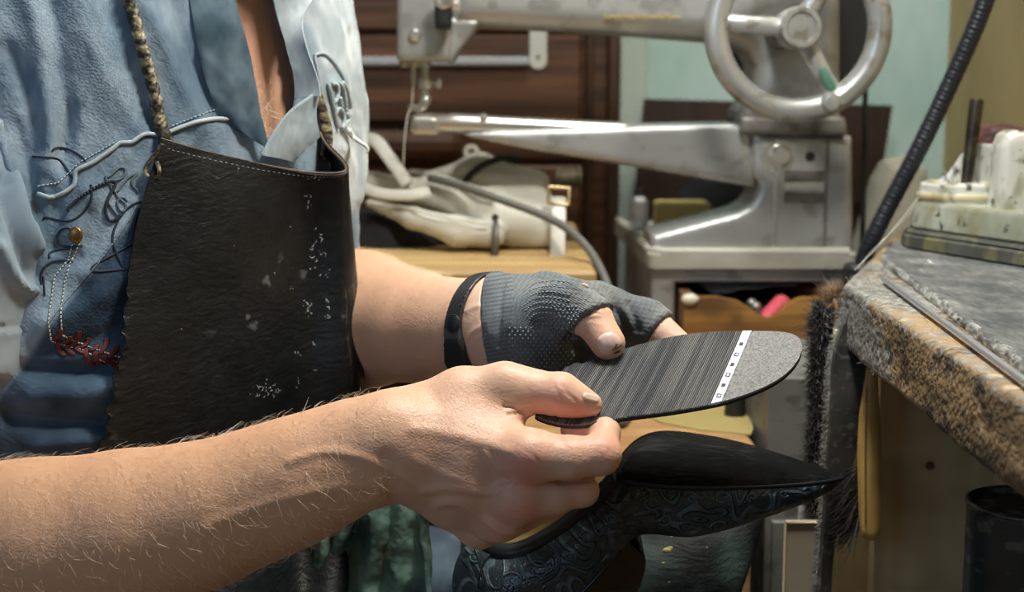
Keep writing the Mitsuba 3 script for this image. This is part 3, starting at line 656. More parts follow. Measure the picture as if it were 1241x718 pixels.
tw = casting([(1216, 178), (1222, 163), (1234, 158), (1252, 160), (1275, 172), (1275, 290), (1208, 278), (1212, 240)], 1.335, 1.375, .009, .003)
obj(PT + '__tower', tw, 'milky', True)
lab(PT, 'grimy white plastic pot with an upright steel spike on the felted mat', 'pot')
lab(PT + '__wax_band', 'yellowed band of wax'); lab(PT + '__spike', 'dark tapered steel spike')
obj('waxed_thread', cat(tube([P(1114, 238, 1.39), P(1080, 281, 1.32), P(1036, 327, 1.235)], .00026, 5, sub=14), tube([P(1112, 243, 1.39), P(1094, 268, 1.34), P(1088, 274, 1.33), P(1040, 326, 1.24)], .00014, 5, sub=20)), 'thread_white', True)
lab('waxed_thread', 'thin white thread stretched from the pot to the corner of the bench', 'thread')
mat('maroon', grime((.10, .035, .035), (.15, .055, .05), (.03, .015, .015), 40), .5)
obj('leather_pouch', casting([(1184, 192), (1190, 172), (1203, 153), (1225, 151), (1290, 166), (1290, 268), (1206, 250), (1198, 212), (1188, 205)], 1.56, 1.62, .012, .004), 'maroon', True); lab('leather_pouch', 'maroon leather pouch standing behind the plastic pot', 'pouch')

# ------------------------------------------------------------------ bench lamp: flexible neck, clamp, shade overhead
nk = np.vstack([[[.375, 1.49, .60]], PP([(1047, 316, 1.51), (1056, 292, 1.50), (1075, 254, 1.49), (1110, 188, 1.47), (1150, 105, 1.45), (1180, 38, 1.43), (1196, -4, 1.42), (1216, -70, 1.40)]), [[.50, 1.30, 1.12], [.46, 1.18, 1.33], [.34, 1.05, 1.44], [.16, .95, 1.46]]])
s = np.r_[0, np.cumsum(np.linalg.norm(np.diff(nk, axis=0), axis=1))]; q = np.linspace(0, s[-1], 900)
pr = .0090 + .0003 * np.sign(np.sin(q * 2 * np.pi / .0048))
mat('neck_black', (.013, .015, .022), .38)
obj('bench_lamp__neck', tube(CubicSpline(s, nk)(q), pr, 14), 'neck_black', 30)
mat('shade_green', (.04, .09, .07), .4)
obj('bench_lamp__shade', lathe([(.028, .0), (.032, .0), (.034, -.03), (.098, -.10), (.096, -.10), (.031, -.031), (.027, -.004), (.0, -.004), (0, 0), (.028, 0)], [.16, .95, 1.45], n=40), 'shade_green', 30)
obj('bench_lamp__clamp', box(.352, .392, 1.475, 1.505, .56, .612, .004), 'black_iron', False)
lab('bench_lamp', 'black ribbed flexible lamp neck rising behind the far end of the bench', 'lamp')

# ------------------------------------------------------------------ what hangs and stands under the bench end
mat('strap_leather', grime((.022, .022, .021), (.045, .045, .041), (.10, .098, .085), 35), .55)
rows = [[(1030, 352), (1034, 353), (1040, 356)], [(1027, 372), (1033, 373), (1041, 376)], [(1010, 424), (1026, 426), (1047, 432)], [(1006, 470), (1028, 474), (1050, 480)], [(1003, 524), (1022, 526), (1040, 528)], [(999, 580), (1012, 582), (1025, 583)], [(995, 640), (1003, 641), (1011, 642)], [(989, 720), (996, 721), (1003, 722)]]
gr = resample([[P(x, y, 1.215 - .018 * math.sin(min(1, (y - 350) / 120) * 1.57) + (.006 * j)) for j, (x, y) in enumerate(r)] for r in rows], 12, 60)
gr = gr + (.0012 * (nf(gr.reshape(-1, 3) * 60, 3).reshape(gr.shape[:2]) - .5))[..., None] * np.array([0, 1, 0])
obj('leather_strap__band', sheet(gr, -.0035), 'strap_leather', 40)
mat('fuzz_grey', (.30, .30, .265), .9)
fz = []
for i in range(900):
    k = RNG.integers(0, 58); a = gr[k, 0] + (gr[k + 1, 0] - gr[k, 0]) * RNG.random() + np.array([0, .003 * RNG.random(), 0]); b = a + np.array([-.0045 * RNG.random() - .001, -.002 + .004 * RNG.random(), -.004 + .006 * RNG.random()])
    fz.append(tube([a, b], [.0006, .0003], 3, cap=False))
obj('leather_strap__frayed_edge', cat(fz), 'fuzz_grey', False); lab('leather_strap__frayed_edge', kind='stuff')
lab('leather_strap', 'dark leather strap hanging from the corner of the bench', 'strap'); 
# fleece polishing brush left of the strap
bc = PP([(999, 372, 1.235), (996, 410, 1.235), (994, 460, 1.235), (993, 520, 1.235), (991, 570, 1.235), (988, 618, 1.235)])
obj('polishing_brush__core', tube(bc, [.0090, .0100, .0085, .007, .0055, .003], 12, sub=30), 'black_cloth', True)
mat('dark_bristle', (.055, .052, .050), .5); mat('tan_bristle', (.36, .24, .13), .6); mat('grey_bristle', (.20, .19, .175), .6)
def hairs(n, spline, rad, ln, drift, r0, seed, bias=(-.6, -.8, .1), cap=(0., 1.)):
    g = np.random.default_rng(seed); out = []
    s = np.linspace(0, 1, len(spline)); cs = CubicSpline(s, spline)
    for i in range(n):
        t = cap[0] + (cap[1] - cap[0]) * g.random(); c = cs(t); dr_ = g.normal(size=3) * .55 + bias; dr_ /= np.linalg.norm(dr_)
        a = c + dr_ * rad * (1 - .6 * max(0, t - .75) / .25); L = ln * (.6 + .7 * g.random()); k = g.normal(size=3) * drift
        out.append(tube([a, a + dr_ * L * .5 + k * .3 * L, a + dr_ * L + k * L], [r0, r0 * .9, r0 * .3], 3, cap=False))
    return cat(out)
obj('polishing_brush__bristles', hairs(3000, bc, .0072, .0075, .40, .0004, 3), 'dark_bristle', False); lab('polishing_brush__bristles', kind='stuff')
obj('polishing_brush__grey_bristles', hairs(1200, bc, .0075, .0078, .45, .00035, 4, cap=(.0, 1.)), 'grey_bristle', False); lab('polishing_brush__grey_bristles', 'greyish bristles', kind='stuff')
tb = PP([(1020, 356, 1.235), (1010, 366, 1.235)])
obj('polishing_brush__tan_tuft', hairs(200, tb, .003, .011, .3, .0004, 6, (-.7, -.2, .6)), 'tan_bristle', False); lab('polishing_brush__tan_tuft', 'tuft of tan bristles', kind='stuff')
lab('polishing_brush', 'dark furry polishing brush hanging left of the leather strap', 'brush')
# hand brush with a wooden back
mat('honey_wood', wood_fn((.36, .21, .055), (.55, .36, .11), 2, 1.0, (.2, .11, .03), .4), .45)
rows = [(1058, 425, 6), (1056, 460, 8), (1054, 500, 12.5), (1053.5, 540, 14.5), (1054, 600, 14), (1054.5, 640, 13), (1054.5, 652, 11), (1054.5, 655, 6)]
hb = tube(PP([(a, b, 1.19) for a, b, c in rows]), [R(c, 1.19) for a, b, c in rows], 12, sub=40, flat=.85, up=[0, -1, 0]); 
obj('hand_brush__handle', hb, 'honey_wood', 30)
obj('hand_brush__groove', tube(PP([(1050, 470, 1.181), (1048.5, 540, 1.1795), (1049, 640, 1.1805)]), .0006, 6), 'drawer_side', True)
br = PP([(1040, 500, 1.197), (1040, 560, 1.197), (1041, 640, 1.197)])
def bristle_fan(n, seed):
    g = np.random.default_rng(seed); out = []; cs = CubicSpline([0, .5, 1], br)
    for i in range(n):
        t = .52 + .48 * g.random() ** .8; a = cs(t) + [0, .008 * (g.random() - .5), 0]; L = .020 + .012 * g.random(); v = np.array([-.75 + .2 * g.normal(), -.12 + .25 * g.normal(), -.62 + .25 * g.normal()]); v /= np.linalg.norm(v)
        out.append(tube([a, a + v * L * .5 + [0, 0, .001], a + v * L + [0, 0, -.004 * g.random()]], [.0005, .00045, .0002], 3, cap=False))
    return cat(out)
obj('hand_brush__bristles', bristle_fan(380, 8), 'dark_bristle', False); lab('hand_brush__bristles', kind='stuff')
lab('hand_brush', 'yellow wooden backed brush with black bristles hanging under the bench', 'brush')
mat('fibre_board', (.30, .255, .18), .75); mat('fibre_edge', (.66, .53, .33), .7)
a0, a1 = W(943, 640, 1.16)[0], W(1001, 640, 1.16)[0]; zt2 = W(960, 633, 1.16)[2]
obj('fibre_panel__board', prism([(953, 633), (1004, 633), (1000, 1300), (932, 1300)], 1.16, 1.166), 'fibre_board', False)
obj('fibre_panel__edge', tube([W(932, 1290, 1.159), W(952, 634, 1.159), W(1003, 633.5, 1.159)], .0013, 6), 'fibre_edge', True)
lab('fibre_panel', 'light brown fibreboard panel with a pale edge standing below the toe of the shoe', 'panel')
obj('white_card', prism([(968, 604), (992, 600), (990, 1300), (960, 1300)], 1.195, 1.197), 'paper_white', False); lab('white_card', 'white strip of card behind the fibreboard panel', 'card')
# black tin at the right edge
mat('can_black', grime((.010, .011, .011), (.022, .023, .022), (.10, .09, .07), 26), .28, clearcoat=.4)
cn = W(1247, 610, .96)
zs = .305
obj('black_can__body', lathe([(0, 0), (.0405, 0), (.0415, .003), (.0415, cn[2] - zs - .004), (.0405, cn[2] - zs), (.038, cn[2] - zs), (.0375, cn[2] - zs - .004), (0, cn[2] - zs - .004)], [cn[0], cn[1], zs], n=48), 'can_black', 35)
obj('black_can__rim', lathe([(.0405, 0), (.0425, .0015), (.0425, .0035), (.040, .0045)], [cn[0], cn[1], cn[2] - .003], n=48), 'can_black', True)
lab('black_can', 'black tin can standing on the shelf under the workbench', 'can')
# ------------------------------------------------------------------ the cobbler: skeleton joints as pixel, depth and radius, all turned into metres
def J(px, py, d, r): return P(px, py, d), R(r, d)
def JC(g, rows, k, n=None, s=1.0):
    d = None
    for a, b in zip(rows[:-1], rows[1:]):
        (p0, r0), (p1, r1) = J(*a), J(*b); c = cone(g, p0, p1, r0, r1, n, s); d = c if d is None else smin(d, c, k)
    return d
NFC = np.array([.75, -.66, .05]); NFC /= np.linalg.norm(NFC)      # the way his chest faces
UAC = np.array([.66, .75, 0.0]); UAC /= np.linalg.norm(UAC)
TORSO = [(182, -60, 1.20, .165), (175, 110, 1.19, .185), (160, 340, 1.185, .185), (140, 560, 1.185, .19), (128, 730, 1.19, .19)]
def torso(g, off=0.0):
    d = None
    for a, b in zip(TORSO[:-1], TORSO[1:]):
        c = cone(g, P(*a[:3]), P(*b[:3]), a[3], b[3], NFC, 1.42) / 1.2; d = c if d is None else smin(d, c, .05)
    return d - off
R_SH, R_EL = (0, -30, 1.08, 96), (-112, 640, .975, 84)
L_SH, L_EL = (345, 20, 1.335, 74), (372, 385, 1.25, 68)
def r_arm(g, part='fore'):
    up = JC(g, [R_SH, (-60, 300, 1.03, 88), R_EL], .03)
    fore = JC(g, [(-78, 650, .962, 92), (60, 664, .955, 101), (160, 646, .95, 94), (250, 623, .945, 81), (350, 587, .94, 67)], .02, FWD, 1.12)
    wr = JC(g, [(340, 590, .94, 66), (430, 552, .938, 60), (472, 541, .935, 58)], .02, FWD, 1.35)
    if part == 'up': return smin(up, cone(g, J(-100, 652, .97, 80)[0], J(-20, 657, .96, 80)[0], R(80, .96), R(84, .96)), .02)
    return smin(fore, wr, .03)
RH_T = [(490, 500, .952, 30), (560, 476, .955, 27), (612, 467, .952, 24)]
RH_THUMB = [(612, 467, .952, 24), (645, 474, .950, 24.5), (680, 479, .945, 25.5), (698, 486, .943, 19), (715, 490.5, .942, 15)]
RH_I = [(640, 553, .920, 28), (690, 556, .918, 26.5), (728, 552, .920, 23.5), (734, 524, .940, 16.5), (692, 522, .948, 13)]
RH_M = [(627, 606, .928, 26), (670, 603, .932, 21), (706, 595, .938, 18.5), (704, 570, .968, 16), (682, 565, .985, 14)]
RH_R = [(604, 630, .945, 24), (666, 612, .957, 18), (690, 595, .985, 15), (672, 585, .998, 13)]
RH_L = [(580, 640, .968, 21), (636, 628, .988, 14.5), (655, 605, 1.005, 12), (645, 598, 1.012, 11)]
def r_hand(g):
    palm = JC(g, [(470, 520, .937, 33), (640, 550, .925, 25)], .01)
    for rows in ([(470, 545, .937, 36), (560, 575, .935, 34), (626, 602, .934, 24)], [(478, 566, .945, 32), (560, 604, .948, 30), (604, 627, .948, 22)], [(480, 570, .955, 30), (545, 612, .968, 26), (580, 636, .968, 20)], [(520, 540, .96, 34), (600, 560, .955, 34)]):
        palm = smin(palm, JC(g, rows, .01), .016)
    th = JC(g, RH_T, .012)
    web = JC(g, [(560, 505, .948, 32), (612, 508, .945, 20)], .01)
    palm = smin(palm, smin(th, web, .016), .020)
    kn = [(642, 552, .914, 24), (629, 607, .922, 20), (606, 632, .938, 18), (582, 643, .962, 16)]
    for k in kn: palm = smin(palm, np.linalg.norm(g - J(*k)[0], axis=-1) - J(*k)[1], .010)
    out = palm
    fing = [JC(g, RH_THUMB, .006), JC(g, RH_I, .005), JC(g, RH_M, .005), JC(g, RH_R, .005), JC(g, RH_L, .005)]
    u = None
    for f, k in zip(fing, (.012, .012, .012, .012, .012)):
        v = smin(palm, f, k); u = v if u is None else np.minimum(u, v)
    # a soft valley where two fingers meet
    return u
LW = 1.10
def l_arm(g, part='fore'):
    up = JC(g, [L_SH, L_EL], .03)
    fore = JC(g, [(372, 392, 1.245, 74), (440, 388, 1.205, 78), (500, 395, 1.16, 62), (560, 397, 1.12, 52)], .02)
    wr = JC(g, [(552, 397, 1.122, 52), (604, 393, 1.10, 50)], .02, FWD, 1.2)
    if part == 'up': return smin(up, cone(g, J(370, 390, 1.246, 70)[0], J(400, 390, 1.23, 66)[0], R(72, 1.2), R(70, 1.2)), .04)
    return smin(fore, wr, .02)
LH_THUMB = [(690, 372, 1.032, 31), (716, 384, 1.022, 23.5), (737, 416, 1.011, 21)]
LH_I = [(722, 376, 1.085, 30), (783, 391, 1.08, 25), (820, 418, 1.068, 18.5)]
LH_M = [(716, 395, 1.105, 28), (768, 415, 1.10, 22), (800, 445, 1.075, 18)]
LH_R = [(700, 412, 1.115, 27), (745, 440, 1.105, 21), (775, 465, 1.075, 17)]
LH_L = [(680, 426, 1.118, 24), (720, 458, 1.105, 18), (745, 478, 1.075, 15)]
def l_hand(g):
    palm = JC(g, [(604, 385, 1.10, 46), (665, 377, 1.092, 42), (722, 376, 1.088, 29)], .01)
    for rows in ([(604, 395, 1.10, 48), (716, 396, 1.105, 28)], [(606, 402, 1.10, 46), (700, 413, 1.115, 27)], [(612, 410, 1.10, 42), (680, 427, 1.115, 25)], [(612, 396, 1.088, 42), (648, 398, 1.06, 38), (688, 374, 1.036, 29)], [(625, 420, 1.075, 34), (668, 428, 1.075, 24)]):
        palm = smin(palm, JC(g, rows, .01), .016)
    u = None
    for rows in (LH_THUMB, LH_I, LH_M, LH_R, LH_L):
        v = smin(palm, JC(g, rows, .006), .010); u = v if u is None else np.minimum(u, v)
    return u
def head(g):
    c = P(338, -290, 1.085); fw = np.array([.72, -.50, -.48]); fw /= np.linalg.norm(fw)
    sd = np.cross(fw, [0, 0, 1.]); sd /= np.linalg.norm(sd); up = np.cross(sd, fw)
    q = g - c; x, y, z = q @ fw, q @ sd, q @ up
    e = lambda cx, cy, cz, rx, ry, rz: (np.sqrt(((x - cx) / rx) ** 2 + ((y - cy) / ry) ** 2 + ((z - cz) / rz) ** 2) - 1) * min(rx, ry, rz)
    d = smin(e(-.01, 0, .03, .100, .076, .085), e(.035, 0, -.055, .062, .055, .065), .04)
    d = smin(d, e(.100, 0, -.020, .016, .012, .026), .014)                       # nose
    for s in (-1, 1):
        d = smin(d, e(-.005, s * .078, -.015, .018, .008, .030), .008)              # ears
        d = smin(d, e(.085, s * .030, .012, .012, .022, .008), .010)                # brows
        d = smax(d, -e(.094, s * .031, -.004, .012, .014, .008), .008)              # eye sockets
        d = smin(d, e(.072, s * .031, -.004, .013, .013, .011), .002)
    d = smin(d, e(.086, 0, -.066, .012, .024, .006), .006); d = smax(d, -e(.100, 0, -.060, .006, .022, .0016), .002)
    nk = cone(g, P(225, -110, 1.20), c + up * -.05 - fw * .03, .062, .056)
    return smin(d, nk, .03)
def bounds(rows, pad):
    a = np.array([P(*r[:3]) for r in rows]); rr = max(R(r[3], r[2]) for r in rows) if rows[0][3] > 1 else max(r[3] for r in rows)
    return a.min(0) - rr - pad, a.max(0) + rr + pad
def ridge(v, n, lines, face=None):
    """moves the vertices along their normals by soft ridges (or creases) that follow lines drawn over the surface as seen in the picture: (points, half width in pixels, height in metres)"""
    x, y = pix(v); d = (v - CAM) @ FWD; out = np.zeros(len(v)); facing = -(n @ FWD) > -.05 if face is None else face
    for pts, w, amp in lines:
        a = np.array(pts, float); m = (x > a[:, 0].min() - 4 * w) & (x < a[:, 0].max() + 4 * w) & (y > a[:, 1].min() - 4 * w) & (y < a[:, 1].max() + 4 * w) & facing
        if not m.any(): continue
        q = np.c_[x[m], y[m]]; best = np.full(len(q), 1e9)
        s_ = CubicSpline(np.arange(len(a)), a)(np.linspace(0, len(a) - 1, 8 * len(a))) if len(a) > 2 else a
        for p0, p1 in zip(s_[:-1], s_[1:]):
            e = p1 - p0; t = np.clip(((q - p0) @ e) / (e @ e + 1e-9), 0, 1); best = np.minimum(best, np.linalg.norm(q - p0 - t[:, None] * e, axis=1))
        out[m] += amp * np.exp(-(best / w) ** 2)
    return v + n * out[:, None]
def normals(m):
    n = np.zeros_like(m.vertices); f = m.faces; v = m.vertices; fn = np.cross(v[f[:, 1]] - v[f[:, 0]], v[f[:, 2]] - v[f[:, 0]])
    for k in range(3): np.add.at(n, f[:, k], fn)
    return n / (np.linalg.norm(n, axis=1, keepdims=True) + 1e-20)


# skin: fine grid for forearms and hands, coarse for the rest, joined to one body
RF = lambda g: smin(r_arm(g), r_hand(g), .014)
LF = lambda g: smin(l_arm(g), l_hand(g), .014)
rh = nets(RF, [P(-78, 650, .96)[0] - .062, .80, .385], [P(762, 500, .95)[0], 1.03, .625], .0018)
lh = nets(LF, [P(372, 390, 1.2)[0] - .062, .955, .50], [P(848, 400, 1.1)[0], 1.275, .70], .0021)
VEINS = [([(514, 594), (526, 595), (535, 592), (561, 594), (588, 598), (612, 592), (624, 585)], 4.5, .0016), ([(530, 612), (557, 610), (576, 621), (596, 637), (612, 645), (632, 640)], 5, .0022),
         ([(588, 550), (602, 567), (609, 578), (610, 592)], 4, .0011), ([(350, 560), (400, 548), (450, 560), (514, 594)], 6, .0012), ([(250, 640), (330, 610), (420, 590), (460, 598)], 7, .0010),
         ([(500, 520), (560, 530), (615, 548)], 8, .0012), ([(505, 560), (560, 585), (615, 600)], 7, .0008)]
CREASE = [([(612, 493), (622, 494), (634, 500)], 2.2, -.0022), ([(616, 503), (626, 501), (634, 500)], 1.6, -.0012), ([(660, 492), (668, 497), (672, 505)], 2.2, -.0012), ([(645, 489), (650, 497), (651, 503)], 1.8, -.0007), ([(672, 470), (676, 476), (677, 484)], 1.6, -.0006), ([(681, 466), (685, 472), (687, 480)], 1.5, -.0006), ([(690, 480), (696, 484), (700, 492)], 1.5, -.0006),
          ([(735, 530), (740, 540), (738, 552)], 1.3, -.0005), ([(729, 528), (733, 540), (730, 556)], 1.2, -.0004), ([(743, 530), (746, 542), (744, 552)], 1.2, -.0004), ([(676, 585), (700, 583.5), (738, 580)], 2.0, -.0022), ([(655, 512), (654, 520), (660, 530)], 2.2, -.0012), ([(678, 520), (682, 530), (684, 540)], 2.0, -.0009), ([(690, 524), (693, 534)], 1.6, -.0006),
          ([(466, 560), (474, 580), (478, 604)], 12, -.0022), ([(640, 548), (650, 556), (654, 568)], 1.6, -.0004), ([(634, 618), (644, 622), (650, 632)], 1.5, -.0005), ([(628, 622), (636, 628), (640, 638)], 1.5, -.0005)]
rh.vertices = ridge(rh.vertices, normals(rh), VEINS + CREASE)
n_ = nf(rh.vertices * 90, 3) - .5; rh.vertices = rh.vertices + normals(rh) * (.0004 * n_)[:, None]
LCR = [([(700, 384), (711, 379), (724, 379)], 1.6, -.0007), ([(704, 391), (714, 387), (727, 387)], 1.4, -.0006), ([(707, 377), (716, 373), (725, 374)], 1.3, -.0005), ([(566, 378), (576, 372), (592, 371)], 3, .0010), ([(568, 408), (580, 398), (594, 392)], 3, .0010), ([(571, 420), (582, 408), (594, 404)], 2.4, .0008)]
lh.vertices = ridge(lh.vertices, normals(lh), LCR)
PE = 'person'
# ------------------------------------------------------------------ clothing
def hit(mesh, pts, off=0.0):
    """points on the side of the mesh that faces the photographer, lifted by off"""
    a = np.atleast_2d(np.array(pts, float)); dirs = P(a[:, 0], a[:, 1], 1.0) - CAM; L = np.linalg.norm(dirs, axis=1, keepdims=True); dirs = dirs / L
    loc, ri, ti = mesh.ray.intersects_location(np.repeat(CAM[None], len(a), 0), dirs, multiple_hits=False)
    out = np.full((len(a), 3), np.nan)
    nn = mesh.face_normals[ti]; out[ri] = loc + nn * off
    ok = ~np.isnan(out[:, 0]); idx = np.arange(len(a))
    if not ok.any():
        print('no hit', a[:2]); vx, vy = pix(mesh.vertices)
        return np.array([mesh.vertices[np.argmin((vx - q[0]) ** 2 + (vy - q[1]) ** 2 + 900 * ((mesh.vertices - CAM) @ FWD))] for q in a]) - off * FWD
    if not ok.all(): out[~ok] = out[[idx[ok][np.argmin(np.abs(idx[ok] - i))] for i in idx[~ok]]]
    return out
def dense(pts, n):
    a = np.array(pts, float)
    if len(a) == 2: return a[0] + (a[1] - a[0]) * np.linspace(0, 1, n)[:, None]
    return CubicSpline(np.arange(len(a)), a)(np.linspace(0, len(a) - 1, n))

# --- denim shirt
VPOLY = poly_sd([(272, -20), (280, 20), (292, 60), (303, 105), (312, 150), (318, 174), (332, 164), (356, 138), (360, 110), (350, 60), (338, 10), (330, -20)])
def shirt(g):
    d = torso(g, .008)
    ls = JC(g, [(345, 10, 1.335, 84), (358, 200, 1.275, 80)], .02)
    ls = np.maximum(ls, ((g - P(364, 232, 1.262)) @ (lambda v: v / np.linalg.norm(v))(P(364, 240, 1.265) - P(345, 10, 1.335))))
    d = smin(d, ls, .02)
    x, y = pix(g.reshape(-1, 3)); dep = (g.reshape(-1, 3) - CAM) @ FWD
    v = (VPOLY(x, y) * dep / FPX).reshape(g.shape[:-1]); v = np.where((dep < 1.16).reshape(v.shape), v, .05)
    neck = np.linalg.norm((g - P(232, -120, 1.20)) @ np.eye(3), axis=-1) - .085
    return np.maximum(np.maximum(d, -v), -neck)
sh_ = nets(shirt, [-.62, .86, .10], [-.02, 1.50, 1.10], .0032)
FOLDS = [([(96, -10), (112, 50), (150, 130), (172, 160)], 16, .0060), ([(62, 10), (74, 90), (80, 160), (72, 200)], 11, -.0065), ([(30, -10), (50, 60), (58, 150), (62, 225)], 13, .0075), ([(10, 60), (38, 130), (44, 180)], 10, -.007), ([(88, 130), (82, 160), (72, 190)], 6, -.006), ([(130, -10), (150, 60), (186, 150)], 9, -.0045),
         ([(205, -10), (232, 60), (262, 140)], 10, -.006), ([(180, 10), (215, 90), (240, 150)], 9, .005), ([(252, -10), (262, 40), (290, 100)], 8, .004),
         ([(58, 392), (100, 372), (160, 330)], 15, .0075), ([(40, 425), (90, 420), (150, 395)], 9, -.006), ([(30, 446), (80, 450), (140, 446)], 9, -.010), ([(40, 480), (90, 478), (140, 470)], 14, .008), ([(10, 505), (70, 510), (130, 515)], 9, -.011), ([(40, 540), (90, 535), (125, 530)], 10, .006),
         ([(105, 335), (135, 300), (165, 250)], 9, .006), ([(70, 300), (100, 285), (110, 260)], 8, -.005), ([(55, 340), (75, 320), (95, 312)], 8, -.004), ([(60, 220), (70, 260), (60, 300)], 7, -.005), ([(100, 230), (112, 260), (90, 290)], 9, .004), ([(150, 185), (130, 215), (122, 240)], 9, .004),
         ([(2, 170), (20, 230), (45, 300)], 8, .006), ([(-2, 230), (14, 280), (36, 330)], 7, -.005), ([(0, 300), (20, 340), (38, 350)], 8, .005), ([(20, 150), (36, 210), (46, 260)], 6, -.004), ([(0, 390), (14, 400), (28, 402)], 2.0, -.0016),
         ([(400, 0), (408, 60), (420, 120)], 7, .004), ([(375, 0), (392, 50), (402, 90)], 7, -.004), ([(424, 40), (430, 100), (428, 150)], 5, -.004), ([(415, 180), (428, 205), (432, 240)], 6, .004)]
FOLDS = [(p, w * 1.15, a * .62 if min(q[1] for q in p) < 300 else a * .85) for p, w, a in FOLDS]
nr = normals(sh_); sh_.vertices = ridge(sh_.vertices, nr, FOLDS)
w_ = nf(sh_.vertices * [24, 24, 13], 3, 5) - .5; w2 = nf(sh_.vertices * 70, 3, 8) - .5
sh_.vertices = sh_.vertices + nr * (.010 * w_ + .0016 * w2)[:, None]
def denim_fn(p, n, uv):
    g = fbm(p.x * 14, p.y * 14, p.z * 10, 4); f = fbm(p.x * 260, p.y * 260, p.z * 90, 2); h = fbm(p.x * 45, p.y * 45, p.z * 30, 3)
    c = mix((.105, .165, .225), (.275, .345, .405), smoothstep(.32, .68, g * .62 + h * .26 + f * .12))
    low = smoothstep(.006, -.006, p.z - .66 - 1.4 * (p.x + .305)) * (1 - smoothstep(-.25, -.22, p.x))  # shade on the lower shirt, painted into the denim below the diagonal seam
    far = smoothstep(.735, .80, p.x * .66 + p.y * .75 + .03 * (g - .5)) * smoothstep(.66, .72, p.z)  # light on the far side of the chest, painted in as paler denim
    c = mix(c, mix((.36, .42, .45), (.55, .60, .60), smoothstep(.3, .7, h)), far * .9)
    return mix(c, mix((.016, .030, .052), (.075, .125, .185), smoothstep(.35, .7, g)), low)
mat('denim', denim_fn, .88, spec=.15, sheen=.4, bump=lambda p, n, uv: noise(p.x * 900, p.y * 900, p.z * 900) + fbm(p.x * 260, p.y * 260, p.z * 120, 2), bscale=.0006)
def pale_fn(p, n, uv):
    g = fbm(p.x * 18, p.y * 18, p.z * 14, 3); f = fbm(p.x * 260, p.y * 260, p.z * 90, 2)
    return mix((.30, .37, .40), (.46, .52, .54), smoothstep(.3, .7, g * .7 + f * .3))
mat('pale_denim', pale_fn, .88, spec=.15, sheen=.3)
mat('teal_denim', lambda p, n, uv: mix((.05, .085, .11), (.14, .20, .24), smoothstep(.3, .7, fbm(p.x * 40, p.y * 40, p.z * 25, 4))), .9, spec=.15)
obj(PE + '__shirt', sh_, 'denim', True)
def sleeve(g):
    d = JC(g, [(-30, -60, 1.07, 104), (-62, 150, 1.045, 94), (-58, 300, 1.02, 110), (-68, 430, 1.005, 93)], .02)
    a, b = P(-58, 300, 1.02), P(-66, 432, 1.0); ax = (b - a) / np.linalg.norm(b - a) + np.array([.12, 0, 0]); ax /= np.linalg.norm(ax)
    d = smax(d, (g - P(0, 441, .95)) @ ax, .003); return np.maximum(d, -(d + .004)) if False else d
sl_ = nets(sleeve, [-.50, .86, .50], [-.24, 1.16, 1.02], .003); sn_ = normals(sl_)
sl_.vertices = ridge(sl_.vertices, sn_, [([(2, 150), (22, 230), (47, 300)], 8, .006), ([(-2, 215), (14, 270), (36, 330)], 7, -.006), ([(0, 300), (20, 340), (40, 352)], 8, .006), ([(22, 150), (36, 210), (44, 260)], 6, -.004), ([(-4, 396), (12, 397), (32, 393)], 2.2, -.0022), ([(-4, 404), (12, 405), (30, 402)], 3, .0012), ([(0, 100), (10, 160), (10, 220)], 7, -.005)])
sl_.vertices = sl_.vertices + sn_ * (.008 * (nf(sl_.vertices * [24, 24, 13], 3, 15) - .5))[:, None]
mat('sleeve_denim', lambda p, n, uv: mix((.17, .225, .275), (.30, .36, .40), smoothstep(.3, .7, fbm(p.x * 18, p.y * 18, p.z * 14, 3))), .88, spec=.15, sheen=.3)
obj(PE + '__shirt__sleeve', sl_, 'sleeve_denim', True)
def on(lines, off, r, n=None, k=6, mesh=None):
    out = []
    for l in lines:
        q = dense(l, n or max(6, int(np.abs(np.diff(np.array(l, float), axis=0)).sum() / 5))); out.append(tube(hit(mesh or sh_, q, off), r, k))
    return cat(out)
welt = [(47, 235), (56, 238), (65, 238), (82, 231), (91, 221), (92, 208), (107, 200), (122, 191), (138, 180), (146, 174), (160, 172), (175, 163), (193, 165), (206, 160), (228, 151), (249, 146), (282, 144)]
obj(PE + '__shirt__welt_seam', on([welt], .0012, .0017, 60, 8), 'pale_denim', True)
obj(PE + '__shirt__diagonal_seam', on([[(58, 392), (82, 362), (105, 336), (135, 298), (165, 250)]], .0003, .0009, 40, 6), 'denim', True)
SCR = [[(40, 190), (60, 191), (73, 195), (83, 208), (93, 223)], [(63, 183), (75, 179), (93, 186), (103, 196)], [(53, 266), (63, 265), (83, 268), (100, 258), (110, 243), (110, 224)], [(85, 277), (74, 279), (70, 288), (74, 297), (85, 299), (100, 298)], [(60, 313), (62, 306), (76, 302), (92, 302)], [(50, 345), (53, 325), (68, 316), (88, 318)], [(52, 335), (54, 358)],
       [(170, 245), (150, 258), (138, 280), (138, 300), (150, 325)], [(168, 252), (163, 270), (160, 290)], [(162, 294), (138, 308), (113, 323), (116, 329), (140, 328), (162, 325)],
       [(120, 285), (136, 262), (160, 236)]]
mat('ink_blue', (.018, .028, .045), .8)
mat('ink_grey', (.10, .135, .16), .85)
obj(PE + '__shirt__script', on(SCR[:10], .0004, .0008), 'ink_blue', True)
GL = [[(128, 214), (136, 211), (145, 203), (152, 207), (146, 217), (136, 219), (134, 226), (140, 233), (150, 222), (158, 214), (167, 210), (160, 219), (163, 228), (166, 234)], [(140, 233), (147, 243), (153, 250), (148, 257), (142, 248), (146, 240), (154, 244)], [(128, 214), (131, 222), (138, 224)], [(131, 246), (138, 256), (143, 262)]]
obj(PE + '__shirt__printed_flourish', on(GL, .0004, .0010), 'ink_grey', True)
